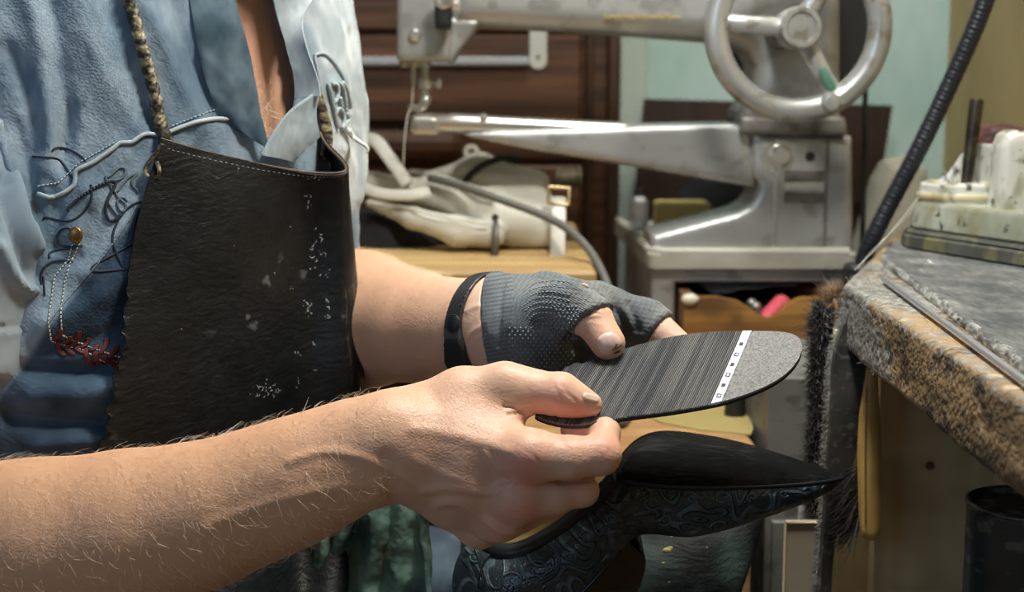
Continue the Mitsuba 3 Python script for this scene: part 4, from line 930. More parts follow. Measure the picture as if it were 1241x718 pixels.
BR = dense([(83, 255), (90, 245), (110, 231), (133, 220), (139, 224), (133, 236), (128, 250), (129, 262), (135, 268), (145, 262)], 60)
bp_ = hit(sh_, BR, .001); obj(PE + '__shirt__braided_trim', cat(*[(lambda m: (m.apply_translation(b), m)[1])(trimesh.creation.icosphere(1, .0013)) for b in bp_]), 'ink_blue', True)
def stitches(line, mesh, m, key, step=4.8, ln=3.2, r=.0006, off=.0006, label=None):
    a = np.array(line, float); s = np.r_[0, np.cumsum(np.linalg.norm(np.diff(a, axis=0), axis=1))]; out = []
    for t in np.arange(0, s[-1] - ln, step):
        q = np.c_[np.interp([t, t + ln / 2, t + ln], s, a[:, 0]), np.interp([t, t + ln / 2, t + ln], s, a[:, 1])]
        h = hit(mesh, q, off); h[1] += 0; out.append(tube(h, r, 5))
    k = obj(key, cat(out), m, True); lab(k, kind='stuff')
    if label: labels[k]['label'] = label
mat('stitch_cream', (.50, .50, .40), .7); mat('stitch_red', (.10, .013, .011), .7); mat('stitch_blue', (.34, .40, .44), .8)
for l in ([(88, 296), (82, 316), (66, 336), (62, 365), (58.6, 390), (62, 413), (101, 425), (123, 437), (143, 438)], [(98, 291), (85, 320), (78, 342), (73.6, 381), (75, 406), (110, 422), (146, 433)]):
    stitches(l, sh_, 'stitch_cream', PE + '__shirt__stitching')
stitches([(46, 226), (70, 222), (98, 196), (120, 184), (140, 172)], sh_, 'stitch_blue', PE + '__shirt__stitching')
stitches([(208, 153), (228, 145), (252, 136), (276, 128)], sh_, 'stitch_blue', PE + '__shirt__stitching')
rl = []
for i in range(15):
    t = i / 14; c = np.array([66 + 78 * t, 412 + 24 * t]); a = (-1) ** i; L = 13 + 6 * math.sin(i * 2.1)
    for dx in (-1.6, 0, 1.8): rl.append([tuple(c + [dx - 1, 0]), tuple(c + [dx + 3 * a + 3, -a * L * .55]), tuple(c + [dx + 7, -a * L])])
obj(PE + '__shirt__red_embroidery', on(rl, .0008, .0009), 'stitch_red', True); lab(PE + '__shirt__red_embroidery', 'red leaf embroidery near the hem')
rv = hit(sh_, [(91, 285)], .001)[0]; m = trimesh.creation.icosphere(3, 1.0); m.apply_scale([.0052, .0025, .006]); m.apply_translation(rv)
mat('old_brass', (.22, .13, .045), .35, .8)
obj(PE + '__shirt__rivet', m, 'old_brass', True); lab(PE + '__shirt__rivet', 'round brass rivet')
# plackets and collar flap
def flap(key, rows, lift, m, th=.0018, nu=26, nv=30, wav=.0015, mesh=None):
    rows = [[tuple(p) for p in r] for r in rows]; k = len(rows[0]); g = resample([[(x, y, 0) for x, y in r] for r in rows], nu, nv)[..., :2]
    h = hit(mesh or torso_mesh, g.reshape(-1, 2), 0).reshape(nv, nu, 3)
    u = np.linspace(0, 1, nu)[None]; v = np.linspace(0, 1, nv)[:, None]
    L = lift(u, v) + wav * (nf(h.reshape(-1, 3) * 45, 3, 2).reshape(nv, nu) - .5)
    dirs = CAM - h; dirs /= np.linalg.norm(dirs, axis=2, keepdims=True)
    dirs = .55 * dirs + .6 * NFC; g3 = h + dirs * L[..., None]
    s = sheet(g3, th); obj(key, s, m, 40); return g3
torso_mesh = nets(lambda g: torso(g, .008), [-.62, .86, .10], [-.02, 1.50, 1.10], .006)
obj_l = flap(PE + '__shirt__placket', [[(228, -22), (252, -22), (277, -22)], [(233, 20), (260, 12), (284, 18)], [(243, 70), (270, 66), (296, 62)], [(256, 115), (281, 112), (307, 116)], [(270, 142), (295, 150), (316, 162)], [(285, 158), (306, 172), (324, 185)]], lambda u, v: -.0005 + .010 * u ** .7 + .004 * np.sin(u * 9 + v * 7) * (1 - u) * u, 'teal_denim', wav=.007)
fl = flap(PE + '__shirt__collar', [[(322, -22), (347, -22), (372, -22)], [(328, 10), (347, 8), (364, 6)], [(335, 38), (345, 34), (352, 30)], [(343, 66), (351, 62), (358, 66)], [(349, 92), (358, 92), (366, 95)], [(351, 120), (360, 118), (368, 118)]], lambda u, v: .010 + .016 * u * (.4 + v) , 'pale_denim', wav=.004)
f2 = flap(PE + '__shirt__collar', [[(368, 112), (350, 128), (334, 146), (312, 188)], [(369, 124), (356, 140), (342, 158), (322, 190)], [(368, 140), (360, 154), (350, 170), (334, 192)], [(372, 165), (366, 174), (358, 184), (350, 196)]], lambda u, v: .026 - .017 * u + 0 * v, 'pale_denim', wav=.003)
ed = np.vstack([f2[0]]); obj(PE + '__shirt__collar_edge', tube(ed, .0012, 8), 'stitch_blue', True)
LG = [[(396, 102), (400, 120), (404, 138), (408, 155)], [(400, 103), (408, 108), (405, 122), (400, 118)], [(408, 102), (414, 108), (417, 124), (416, 134)], [(413, 100), (420, 112), (422, 130)], [(404, 140), (410, 132), (415, 142), (412, 156)], [(418, 138), (420, 146), (416, 152), (418, 160)], [(410, 118), (412, 130)]]
obj(PE + '__shirt__raised_letters', on(LG, .0018, .0020, 14), 'pale_denim', True); lab(PE + '__shirt__raised_letters', 'raised pale stitched lettering on the far pocket')
PK = [[(380, 68), (392, 66), (404, 76), (414, 92), (420, 110)], [(380, 68), (386, 100), (394, 140)]]
obj(PE + '__shirt__pocket_edge', on(PK, .0012, .0014, 20), 'stitch_blue', True)
fs = [hit(sh_, [(418, 158)], .003)[0], P(428, 166, 1.20), P(434, 171, 1.18), P(440, 175, 1.175), P(446, 181, 1.175), P(443, 186, 1.175)]
mat('string_white', (.62, .63, .60), .8)
obj(PE + '__shirt__frayed_string', tube(fs, [.0026, .0024, .0018, .0015, .0014, .0008], 8, sub=24), 'string_white', True)
# chest hair in the open neck
ch = []
for i in range(70):
    x, y = 322 + 16 * RNG.normal() * .5, 128 + 22 * RNG.normal() * .8
    if not (312 < x < 345 and 70 < y < 165): continue
    h = hit(torso_mesh, [(x, y)], -.0075)[0]; v = np.array([RNG.normal() * .5, -.8, -.6 + .5 * RNG.normal()]); v /= np.linalg.norm(v)
    ch.append(tube([h, h + v * .006, h + v * .010 + RNG.normal(size=3) * .004], [.00018, .00016, .00008], 3, cap=False))
mat('blond_hair', (.72, .60, .44), .4)
if ch: obj(PE + '__chest_hair', cat(ch), 'blond_hair', False); lab(PE + '__chest_hair', kind='stuff')

# --- leather apron
def leather_fn(p, n, uv):
    g = fbm(p.x * 16, p.y * 16, p.z * 16, 4); h = fbm(p.x * 120, p.y * 120, p.z * 120, 3)
    c = mix((.0026, .0036, .0042), (.0080, .0105, .0118), smoothstep(.25, .75, g * .6 + h * .4))
    return mix(c, (.17, .18, .185), .5 * smoothstep(.70, .80, fbm(p.x * 60 + 5, p.y * 60, p.z * 60, 4)) * smoothstep(.45, .65, g))
def leather_bump(p, n, uv):
    q = (p.x * .75 + p.y * .66); w = fbm(q * 60, p.z * 60, 2.0, 2)
    d1, d2, _ = voronoi(q * 560 + w * 4, p.z * 560)
    return smoothstep(0, .35, d2 - d1) * .28 + .9 * fbm(q * 150 + w * 3, p.z * 420 + 4 * w, 1.0, 3) + .5 * w
mat('apron_leather', leather_fn, .46, spec=.35, bump=leather_bump, bscale=.00055)
rows_px = [
    [(195, 168), (250, 184), (310, 198), (365, 208), (409, 210), (420, 203), (411, 190), (399, 178), (389, 160)],
    [(177, 230), (240, 240), (306, 250), (365, 256), (410, 254), (421, 246), (418, 236), (412, 228), (405, 222)],
    [(158, 310), (228, 318), (300, 326), (362, 330), (409, 326), (426, 316), (425, 306), (420, 300), (414, 296)],
    [(148, 400), (220, 410), (296, 414), (358, 412), (407, 404), (432, 392), (431, 384), (426, 378), (420, 374)],
    [(134, 480), (212, 492), (292, 496), (354, 490), (405, 474), (436, 462), (434, 454), (430, 450), (424, 446)],
    [(119, 550), (205, 566), (290, 570), (352, 560), (404, 536), (436, 520), (434, 512), (430, 508), (424, 505)],
    [(112, 620), (205, 640), (290, 646), (352, 640), (398, 622), (428, 600), (428, 592), (424, 588), (418, 586)],
    [(118, 700), (210, 715), (292, 722), (352, 720), (392, 706), (418, 690), (420, 684), (418, 680), (414, 678)],
    [(125, 790), (215, 800), (294, 806), (350, 806), (388, 796), (410, 785), (412, 780), (410, 776), (406, 774)]]
extra = [0, 0, 0, .0, None, None, None, None, None]
rws = []
for ri, r in enumerate(rows_px):
    h = hit(sh_, r[:4], 0); d = (h - CAM) @ FWD; d = np.minimum.accumulate(d[::-1])[::-1] if False else d
    dd = list(d - .010)
    if ri == 0: dd = [d[0] - .012, d[1] - .012, d[2] - .016, d[3] - .030]
    b = dd[3]; dd += [b + .004, b + .012, b + .026, b + .036, b + .046] if ri == 0 else [b + .008, b + .022, b + .045, b + .06, b + .075]
    rws.append(dd)
rws = np.array(rws); sm = rws.copy()
for _ in range(3): sm[1:-1] = .25 * sm[:-2] + .5 * sm[1:-1] + .25 * sm[2:]
sm = np.minimum(sm, rws + .004); sm[6] -= .012; sm[7] -= .05; sm[8] -= .10
A3 = [[P(x, y, sm[i, j]) for j, (x, y) in enumerate(r)] for i, r in enumerate(rows_px)]
AG = resample(A3, 150, 240)
an_ = nf(AG.reshape(-1, 3) * [14, 14, 10], 3, 12).reshape(AG.shape[:2]) - .5
AG = AG + NFC * (.007 * an_)[..., None]
jag = np.zeros(AG.shape[:2]); tt = np.linspace(0, 1, AG.shape[0]); jg = (nf(np.c_[tt * 90, tt * 0, tt * 0], 3, 3) - .5) * .006 + (nf(np.c_[tt * 30, tt * 0, tt * 0], 2, 4) - .5) * .006
jag[:, 0] = jg; jag[:, 1] = jg * .5; AG = AG + RGT * (jag * np.clip((tt - .2) * 4, 0, 1)[:, None])[..., None]
ap = sheet(AG, -.0022)
obj(PE + '__apron__bib', ap, 'apron_leather', 40)
mat('worn_brown', grime((.085, .055, .030), (.13, .09, .05), (.03, .022, .015), 30), .5)
apm = trimesh.Trimesh(*(lambda s: (s.vertices, s.faces))(sheet(AG, -.0022)), process=False)
obj(PE + '__apron__bib_edge', tube(AG[0], .0011, 8), 'worn_brown', True)
SG = AG[5] ; n0 = AG.shape[1]; out = []
for i in range(4, n0 - 55, 2):
    xx, yy = pix(AG[5, i:i + 2]); out.append(tube(hit(apm, np.c_[xx, yy], .0003), .0005, 5))
mat('stitch_grey', (.26, .27, .26), .7)
obj(PE + '__apron__stitching', cat(out), 'stitch_grey', True); lab(PE + '__apron__stitching', kind='stuff')
sdp = AG[70:175, 77:97]; xx, yy = pix(sdp.reshape(-1, 3)); sdp = hit(apm, np.c_[xx, yy], .0006).reshape(sdp.shape)
obj(PE + '__apron__side_strip', sheet(sdp, -.0006), 'worn_brown', 40); lab(PE + '__apron__side_strip', 'brownish worn strip along the far edge of the bib')
# glue stains on the bib: thin dried films that catch the light
mat('dried_glue', (.36, .38, .38), .35)
st = []
g_ = np.random.default_rng(5)
STN = [(380, 216, 9, 3, 9), (374, 243, 4, 9, 10), (284, 298, 1.5, 2, 2), (383, 300, 7, 22, 16), (392, 330, 5, 6, 6), (352, 350, 2, 2, 3), (374, 370, 6, 14, 12), (396, 375, 3, 16, 8), (362, 428, 4, 4, 8), (380, 417, 2.5, 3, 5), (382, 448, 2, 2, 3), (320, 470, 17, 7, 22), (363, 464, 3, 5, 4), (330, 330, 3, 3, 2), (220, 398, 1.5, 1.5, 2), (290, 205, 3, 3, 3), (352, 275, 1, 2, 2)]
for x, y, rx, ry, k in STN:
    for i in range(k):
        c = np.array([x + rx * g_.normal() * .6, y + ry * g_.normal() * .6]); an0 = g_.random() * 3.1; L = .5 + 2.0 * g_.random() * (rx + ry) / 14
        q = [c, c + L * np.array([math.cos(an0), math.sin(an0)]), c + L * 1.6 * np.array([math.cos(an0 + .7), math.sin(an0 + .7)])]
        h = hit(apm, q, .0002); st.append(tube(h, np.array([.0002, .0004, .0002]) * (.8 + g_.random()), 5))
obj(PE + '__apron__glue_stains', cat(st), 'dried_glue', True); lab(PE + '__apron__glue_stains', 'pale dried glue specks', kind='stuff')
# neck straps
def strap_fn(p, n, uv):
    g = fbm(p.x * 120, p.y * 120, p.z * 200, 3)
    return mix(mix((.035, .028, .018), (.26, .22, .13), smoothstep(.4, .62, g)), (.48, .42, .28), smoothstep(.64, .78, g))
mat('strap_mottled', strap_fn, .55, bump=lambda p, n, uv: fbm(p.x * 300, p.y * 300, p.z * 400, 2), bscale=.0015)
sp = hit(sh_, dense([(146, -40), (155, 0), (168, 50), (182, 100), (192, 140), (197, 164), (196, 176)], 80), .0035); tw_ = np.linspace(0, 40, 80)
fa, fb = frame_of(sp[-1] - sp[0])
obj(PE + '__apron__strap', cat(*[tube(sp + .0022 * (np.cos(tw_ + k)[:, None] * fa + np.sin(tw_ + k)[:, None] * fb), .0027, 8) for k in (0, 2.1, 4.2)]), 'strap_mottled', True)
sp = hit(sh_, dense([(356, 34), (364, 62), (374, 92), (383, 124), (390, 152), (391, 176), (386, 190)], 50), .004)
obj(PE + '__apron__strap', tube(sp, np.interp(np.linspace(0, 1, 50), [0, .4, .8, 1], [.0018, .0042, .0058, .0035]), 12, flat=.5, up=NFC), 'strap_mottled', True)
kn = hit(sh_, [(197, 166)], .006)[0]; m = trimesh.creation.icosphere(3, .0048); m.apply_translation(kn); obj(PE + '__apron__knot', m, 'strap_mottled', True)
# tattered corner loop at the left of the bib
obj(PE + '__apron__corner_loop', tube(PP([(197, 174, sm[0, 0] - .004), (189, 186, sm[0, 0] - .004), (180, 198, sm[0, 0] - .003), (176, 210, sm[0, 0] - .002), (180, 214, sm[0, 0] - .002), (190, 196, sm[0, 0] - .004)]), .0016, 8, sub=24), 'strap_mottled', True)

# apron skirt over the knees, smeared with green wax
def wax_fn(p, n, uv):
    g = fbm(p.x * 26, p.y * 26, p.z * 20, 4); h = fbm(p.x * 90, p.y * 90, p.z * 90, 3)
    c = mix((.035, .075, .066), (.17, .29, .235), smoothstep(.35, .7, g))
    c = mix(c, (.16, .17, .07), .5 * smoothstep(.58, .72, fbm(p.x * 40 + 7, p.y * 40, p.z * 12, 3)))
    return mix(c, (.34, .42, .37), .5 * smoothstep(.62, .76, h) * smoothstep(.4, .6, g))
mat('waxed_leather', wax_fn, .33, spec=.6, bump=lambda p, n, uv: fbm(p.x * 60, p.y * 60, p.z * 60, 4), bscale=.004)
cols = [372, 390, 400, 410, 426, 446, 468, 486, 502, 514, 519]; dps = [1.15, 1.128, 1.143, 1.125, 1.138, 1.110, 1.118, 1.108, 1.106, 1.10, 1.135]
tops = [606, 602, 600, 598, 600, 597, 592, 590, 588, 590, 594]
SK = [[P(c + (y - 600) * .03 * math.sin(i * 1.7), t0 + (y - 600), d + (y - 600) * .00004 * math.cos(i * 2.3)) for i, (c, t0, d) in enumerate(zip(cols, tops, dps))] for y in (585, 640, 700, 790, 900)]
G_ = resample(SK, 110, 70); G_ = G_ + NFC * (.026 * (nf(G_.reshape(-1, 3) * 22, 3, 6).reshape(G_.shape[:2]) - .5))[..., None]
obj(PE + '__apron__skirt', sheet(G_, -.002), 'waxed_leather', 40)
lab(PE + '__apron__skirt', 'green smeared folds of the apron skirt')
KN = [[(560, 648, 1.235), (660, 644, 1.215), (760, 632, 1.195), (850, 622, 1.185), (905, 618, 1.185), (924, 619, 1.192)], [(560, 690, 1.205), (660, 684, 1.185), (760, 668, 1.165), (845, 655, 1.16), (900, 650, 1.165), (917, 652, 1.178)], [(560, 745, 1.19), (660, 735, 1.17), (755, 718, 1.15), (835, 700, 1.148), (888, 694, 1.155), (903, 696, 1.168)], [(560, 830, 1.18), (655, 815, 1.16), (745, 795, 1.145), (820, 770, 1.143), (870, 760, 1.15), (884, 762, 1.165)], [(560, 950, 1.19), (650, 940, 1.165), (735, 920, 1.15), (800, 900, 1.148), (845, 890, 1.155), (858, 890, 1.17)]]
G2 = resample([[P(*p) for p in r] for r in KN], 70, 70); G2 = G2 + NFC * (.006 * (nf(G2.reshape(-1, 3) * 18, 3, 9).reshape(G2.shape[:2]) - .5))[..., None]
def dark_wax(p, n, uv):
    g = fbm(p.x * 20, p.y * 20, p.z * 14, 4)
    return mix((.005, .0065, .0065), (.040, .062, .055), smoothstep(.42, .75, g + .9 * (p.x - .10)))
mat('dark_waxed', dark_wax, .6, spec=.2, bump=leather_bump, bscale=.0008)
k_ = obj(PE + '__apron__skirt', sheet(G2, -.002), 'dark_waxed', 40); lab(k_, 'dark skirt leather over the far knee')
mat('wax_yellow', (.42, .36, .13), .5)
G2m = sheet(G2, -.002); blobs = []
for x, y, r in ((819, 649, 2.2), (814, 651, 1.5), (808, 668, 4.5), (812, 665, 3), (857, 664, 1), (804, 683, 1.6), (811, 706, 1)):
    h = hit(G2m, [(x, y)], 0)[0]; m = trimesh.creation.icosphere(2, R(r, 1.16)); m.apply_scale([1.2, .5, .8]); m.apply_translation(h); blobs.append(m)
obj(PE + '__apron__wax_drops', cat(blobs), 'wax_yellow', True); lab(PE + '__apron__wax_drops', 'yellow wax drops', kind='stuff')

# --- trousers, boots, stool
def legs(g):
    d = None
    for hip, kneep, ank in (((150, 850, 1.15, 135), (600, 880, 1.09, 104), (640, 1430, 1.05, 78)), ((290, 738, 1.37, 118), (800, 746, 1.275, 86), (800, 1330, 1.24, 72))):
        k = J(*kneep); f = np.array([k[0][0] + (.02 if hip[0] < 200 else -.02), k[0][1] + .01, .10])
        c = smin(cone(g, *[J(*hip)[0], k[0]], J(*hip)[1], k[1]), cone(g, k[0], f, k[1] * .95, .058), .03); d = c if d is None else smin(d, c, .02)
    return d + .010 * (nf(g.reshape(-1, 3) * 22, 3).reshape(g.shape[:-1]) - .5)
lg = nets(legs, [-.56, .80, .085], [.33, 1.56, .52], .006)
mat('trouser_blue', lambda p, n, uv: mix((.03, .045, .065), (.10, .145, .19), smoothstep(.3, .7, fbm(p.x * 30, p.y * 30, p.z * 18, 4))), .9)
obj(PE + '__trousers', lg, 'trouser_blue', True)
for k, (hx, hy) in enumerate([(J(600, 880, 1.09, 1)[0][0] + .02, J(600, 880, 1.09, 1)[0][1] + .01), (J(800, 746, 1.275, 1)[0][0] - .02, J(800, 746, 1.275, 1)[0][1] + .01)]):
    bt = nets(lambda g: smin(np.maximum(cone(g, [hx - .03, hy, .045], [hx + .17, hy - .02, .035], .046, .042), -g[..., 2] + .001), cone(g, [hx - .01, hy, .05], [hx, hy, .15], .045, .05), .03), [hx - .10, hy - .09, -.008], [hx + .24, hy + .08, .21], .006)
    obj(PE + '__boot', bt, 'apron_leather', True)
hr = nets(lambda g: np.maximum(head(g) - .008 - .004 * nf(g.reshape(-1, 3) * 80, 2).reshape(g.shape[:-1]), -(((g - P(338, -290, 1.085)) @ np.array([-.62, .43, .66])) + .012)), P(338, -290, 1.085) - .14, P(338, -290, 1.085) + .14, .004)
mat('brown_hair', (.10, .065, .04), .6); obj(PE + '__hair', hr, 'brown_hair', True)
sc0 = P(140, 880, 1.26)
obj('stool__seat', lathe([(0, .185), (.155, .185), (.165, .18), (.165, .157), (.16, .155), (0, .155)], [sc0[0], sc0[1], 0], n=36), 'honey_wood', 30)
for a in (.6, 2.2, 3.8, 5.3): obj('stool__leg', tube([[sc0[0] + .12 * math.cos(a), sc0[1] + .12 * math.sin(a), .156], [sc0[0] + .17 * math.cos(a), sc0[1] + .17 * math.sin(a), 0]], .016, 12), 'honey_wood', True)
lab('stool', 'round wooden stool under the seated cobbler', 'stool')

# --- glove on the far hand, wristband, arm hair, nails
def glove(g):
    d = l_hand(g); d = smin(d, l_arm(g), .014) - .0016
    # cut: wrist cuff, thumb hole, finger holes
    c0, c1_ = P(602, 393, 1.10), P(665, 385, 1.09); ax = (c1_ - c0) / np.linalg.norm(c1_ - c0); t = (g - c0) @ ax
    d = smax(d, -t - .001, .002)
    def stop(rows, i, frac, d):
        p0, p1 = P(*rows[i][:3]), P(*rows[i + 1][:3]); a = (p1 - p0) / np.linalg.norm(p1 - p0); o = p0 + (p1 - p0) * frac
        near = np.linalg.norm(g - o - a * .012, axis=-1) < (.026 if rows is LH_THUMB else .021)
        return np.where(near, smax(d, (g - o) @ a, .002), d)
    d = stop(LH_THUMB, 1, .12, d); d = stop(LH_I, 1, .42, d)
    for r in (LH_M, LH_R, LH_L): d = stop(r, 1, .5, d)
    roll = np.abs(t - .006) - .007
    d = d - .0012 * np.clip(1 - np.abs(t - .005) / .008, 0, 1)
    for rows, i, fr in ((LH_THUMB, 1, .05), (LH_I, 1, .36)):
        p0, p1 = P(*rows[i][:3]), P(*rows[i + 1][:3]); a = (p1 - p0) / np.linalg.norm(p1 - p0); o = p0 + (p1 - p0) * fr
        near = np.linalg.norm(g - o, axis=-1) < .026; d = d - np.where(near, .0014 * np.clip(1 - np.abs((g - o) @ a) / .005, 0, 1), 0)
    return d
gl_in = glove(lh.vertices); pull = np.clip((-.0002 - gl_in) / .0012, 0, 1)
GLOVE_PULL = normals(lh) * (-.0050 * pull)[:, None]
gv = nets(glove, [P(596, 390, 1.12)[0] - .02, .955, .48], [P(848, 400, 1.1)[0], 1.275, .70], .0014)
GF = [([(690, 408), (700, 420), (716, 432)], 6, -.004), ([(650, 392), (672, 404), (690, 412)], 5, -.0028), ([(735, 350), (748, 372), (760, 400)], 5, -.002), ([(762, 368), (768, 384), (772, 400)], 5, -.003), ([(742, 372), (752, 390), (756, 408)], 5, -.003), ([(612, 340), (606, 370), (604, 420)], 3, -.0015), ([(640, 350), (662, 352), (690, 356)], 4, .0012), ([(690, 345), (705, 352), (720, 362)], 4, .0012)]
gn = normals(gv); gv.vertices = ridge(gv.vertices, gn, GF)
gx, gy = pix(gv.vertices)
kn_ = np.sin(gx * 1.35 + .35 * gy) * .00022 * np.clip((640 - gx) / 8, 0, 1) + np.sin(gy * 1.15 - .25 * gx) * .00016 * np.clip((gx - 640) / 10, 0, 1)
gv.vertices = gv.vertices + gn * (kn_ + .0012 * (nf(gv.vertices * 120, 3) - .5))[:, None]
gc = np.array([.125, .145, .155]) * (1 + .9 * (nf(gv.vertices * 45, 3, 7) - .5))[:, None]
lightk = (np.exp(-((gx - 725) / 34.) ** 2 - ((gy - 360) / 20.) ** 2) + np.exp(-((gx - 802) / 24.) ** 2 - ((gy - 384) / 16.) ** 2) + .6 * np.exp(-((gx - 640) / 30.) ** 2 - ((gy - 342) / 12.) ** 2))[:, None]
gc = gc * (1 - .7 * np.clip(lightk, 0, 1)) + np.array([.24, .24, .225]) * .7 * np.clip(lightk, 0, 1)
rows_ = np.where(gx < 622, np.sin(gy * 1.25 + .2 * gx), np.sin((gy - .35 * gx) * 1.05) * np.sin((gx + .3 * gy) * 1.5)); gc = gc * (1 + .28 * rows_)[:, None]
mat('knit', 'vc', .95, spec=.1, sheen=.5, bump=lambda p, n, uv: dr.sin((p.x * .9 + p.z * .4) * 2600) * dr.sin(p.z * 2400 + p.y * 900) * .6 + noise(p.x * 800, p.y * 800, p.z * 800), bscale=.0008, beps=.0003)
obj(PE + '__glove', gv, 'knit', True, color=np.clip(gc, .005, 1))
lab(PE + '__glove', 'grey knitted fingerless glove')
# rubber grip dots on the palm of the glove, and the knit's light ribs
mat('grip_dot', (.17, .21, .24), .6)
dots = []
base_dot = trimesh.creation.icosphere(1, .00085)
pts = [(x + (3.2 if j % 2 else 0), y) for j, y in enumerate(np.arange(398, 452, 4.2)) for x in np.arange(618, 700, 6.4)] + [(x + (2.6 if j % 2 else 0), y) for j, y in enumerate(np.arange(372, 400, 4.0)) for x in np.arange(672, 700, 5.2)]
for h in hit(gv, pts, .0002):
    m = base_dot.copy(); m.apply_translation(h); dots.append(m)
obj(PE + '__glove__grip_dots', cat(dots), 'grip_dot', True); lab(PE + '__glove__grip_dots', 'small pale grip dots', kind='stuff')
ribs = []
for j in range(9):
    y0 = 342 + j * 6.2
    ribs.append([(636 + 2.0 * abs(j - 3), y0 + 7 + .8 * j), (650, y0 + 1.5), (668, y0 - 1 + .3 * j), (690, y0 + 1 + j * 1.2)])
rb = []
for l in ribs:
    q = hit(gv, dense(l, 26), .0003)
    for i in range(0, 25, 2): rb.append(tube(q[i:i + 2], .0006, 4))
mat('rib_yarn', (.19, .215, .215), .9)
obj(PE + '__glove__ribbing', cat(rb), 'rib_yarn', True); lab(PE + '__glove__ribbing', 'lighter raised knit rows', kind='stuff')
hl = hit(gv, [(709, 347)], .0003)[0]; m = trimesh.creation.icosphere(2, 1); m.apply_scale([.0030, .0012, .0016]); m.apply_transform(trimesh.transformations.rotation_matrix(.5, [0, 1, 0])); m.apply_translation(hl)
mat('skin_plain', (.60, .42, .31), .6); obj(PE + '__glove__worn_hole', m, 'skin_plain', True); lab(PE + '__glove__worn_hole', 'worn hole at the thumb knuckle')
# wristband
def band(g):
    ax = RGT - .72 * FWD - .10 * UPV; ax /= np.linalg.norm(ax)
    d = LF(g); t = (g - P(586, 396, 1.108)) @ ax; zz = (g - P(586, 396, 1.108))[..., 2]
    w = np.interp(-zz, [-.035, -.005, .010, .04], [.0078, .0088, .0112, .0115]); th = np.interp(-zz, [-.035, -.004, .004, .04], [.0026, .0030, .0056, .0054])
    return smax(smax(d - th, -(d - .0002), .001), np.abs(t) - w, .0022)
wb = nets(band, P(586, 396, 1.108) - [.03, .06, .055], P(586, 396, 1.108) + [.035, .06, .055], .0013)
mat('rubber_black', (.022, .025, .026), .40); mat('pod_black', (.020, .023, .026), .18)
obj(PE + '__wristband__strap', wb, 'rubber_black', True)
bt_ = hit(wb, [(549.5, 392)], .0001)[0]; nrm = hit(wb, [(549.5, 392)], .01)[0] - bt_; nrm /= np.linalg.norm(nrm)
obj(PE + '__wristband__button', lathe([(0, .0010), (.0048, .0010), (.0056, .0004), (.0060, -.0006), (0, -.0006)], bt_, nrm, 32), 'pod_black', 40)
obj(PE + '__wristband__button_ring', lathe([(.0058, .0004), (.0064, .0007), (.0069, .0002), (.0066, -.0005), (.0058, -.0005)], bt_, nrm, 32), 'rubber_black', True)
hs = []
for x, y in ((569.5, 352), (563, 360), (558.5, 370)):
    h = hit(wb, [(x, y)], .00005)[0]; nn = hit(wb, [(x, y)], .01)[0] - h; hs.append(lathe([(0, .0002), (.0011, .0002), (.0013, -.0003), (0, -.0003)], h, nn / np.linalg.norm(nn), 14))
obj(PE + '__wristband__holes', cat(hs), 'pod_black', True)
lab(PE + '__wristband', 'black rubber wristband with a round button')
# nails
def nail(c, along, nrm, L, Wd, key, m='nail'):
    along = np.array(along) / np.linalg.norm(along); nrm = np.array(nrm) - along * (np.array(nrm) @ along); nrm /= np.linalg.norm(nrm); sd = np.cross(along, nrm)
    u, v = np.meshgrid(np.linspace(-1, 1, 17), np.linspace(-1, 1, 17), indexing='ij')
    rr = np.sqrt(1 - .5 * v ** 2) * u; ss = np.sqrt(1 - .5 * u ** 2) * v
    g = c + along * (rr * L / 2)[..., None] + sd * (ss * Wd / 2)[..., None] + nrm * (-.20 * Wd * ss ** 2 - .05 * L * rr ** 2)[..., None]
    obj(key, sheet(g, .0006), m, 50); return g
mat('nail', (.60, .43, .35), .28, clearcoat=.25)
mat('nail_dirt', (.035, .025, .02), .7)
def fit_nail(mesh, quad, key, lift=.0005):
    """a nail over four picture corners (root-left, root-right, tip-right, tip-left)"""
    a, b, c_, d_ = [np.array(q, float) for q in quad]; u, v = np.meshgrid(np.linspace(0, 1, 13), np.linspace(0, 1, 13), indexing='ij')
    U, V = u * 2 - 1, v * 2 - 1; u2, v2 = (U * np.sqrt(1 - .42 * V ** 2) + 1) / 2, (V * np.sqrt(1 - .42 * U ** 2) + 1) / 2
    pxy = ((1 - u2) * (1 - v2))[..., None] * a + (u2 * (1 - v2))[..., None] * b + (u2 * v2)[..., None] * c_ + ((1 - u2) * v2)[..., None] * d_
    h = hit(mesh, pxy.reshape(-1, 2), lift).reshape(13, 13, 3); 
    from scipy.ndimage import gaussian_filter
    h = np.stack([gaussian_filter(h[..., k], 1.2, mode='nearest') for k in range(3)], -1); rim = np.clip((np.maximum(np.abs(U), np.abs(V)) - .7) / .3, 0, 1)
    dirs = CAM - h; dirs /= np.linalg.norm(dirs, axis=2, keepdims=True); h = h + dirs * (.0009 * (1 - rim) - .0003 * rim)[..., None]
    n = np.cross(np.gradient(h, axis=0), np.gradient(h, axis=1)); flip = (n[6, 6] @ FWD) > 0
    s = sheet(h if not flip else h[::-1], .0010); obj(key, s, 'nail', 50); return h
h1 = fit_nail(lh, [(720, 409), (742, 399), (760, 418), (729, 436)], PE + '__body__fingernail')
h2 = fit_nail(rh, [(706, 474.5), (703, 484), (728, 490), (728, 480)], PE + '__body__fingernail')
dd_ = [tube(hit(lh, [(741, 424), (747, 420.5), (752, 418)], .0016), [.0004, .0009, .0005], 6), tube(hit(lh, [(743, 428), (748, 426), (751, 425)], .001), [.0003, .0008, .0004], 6), tube(hit(lh, [(746, 417), (745, 421)], .0016), [.0004, .0006], 6)]
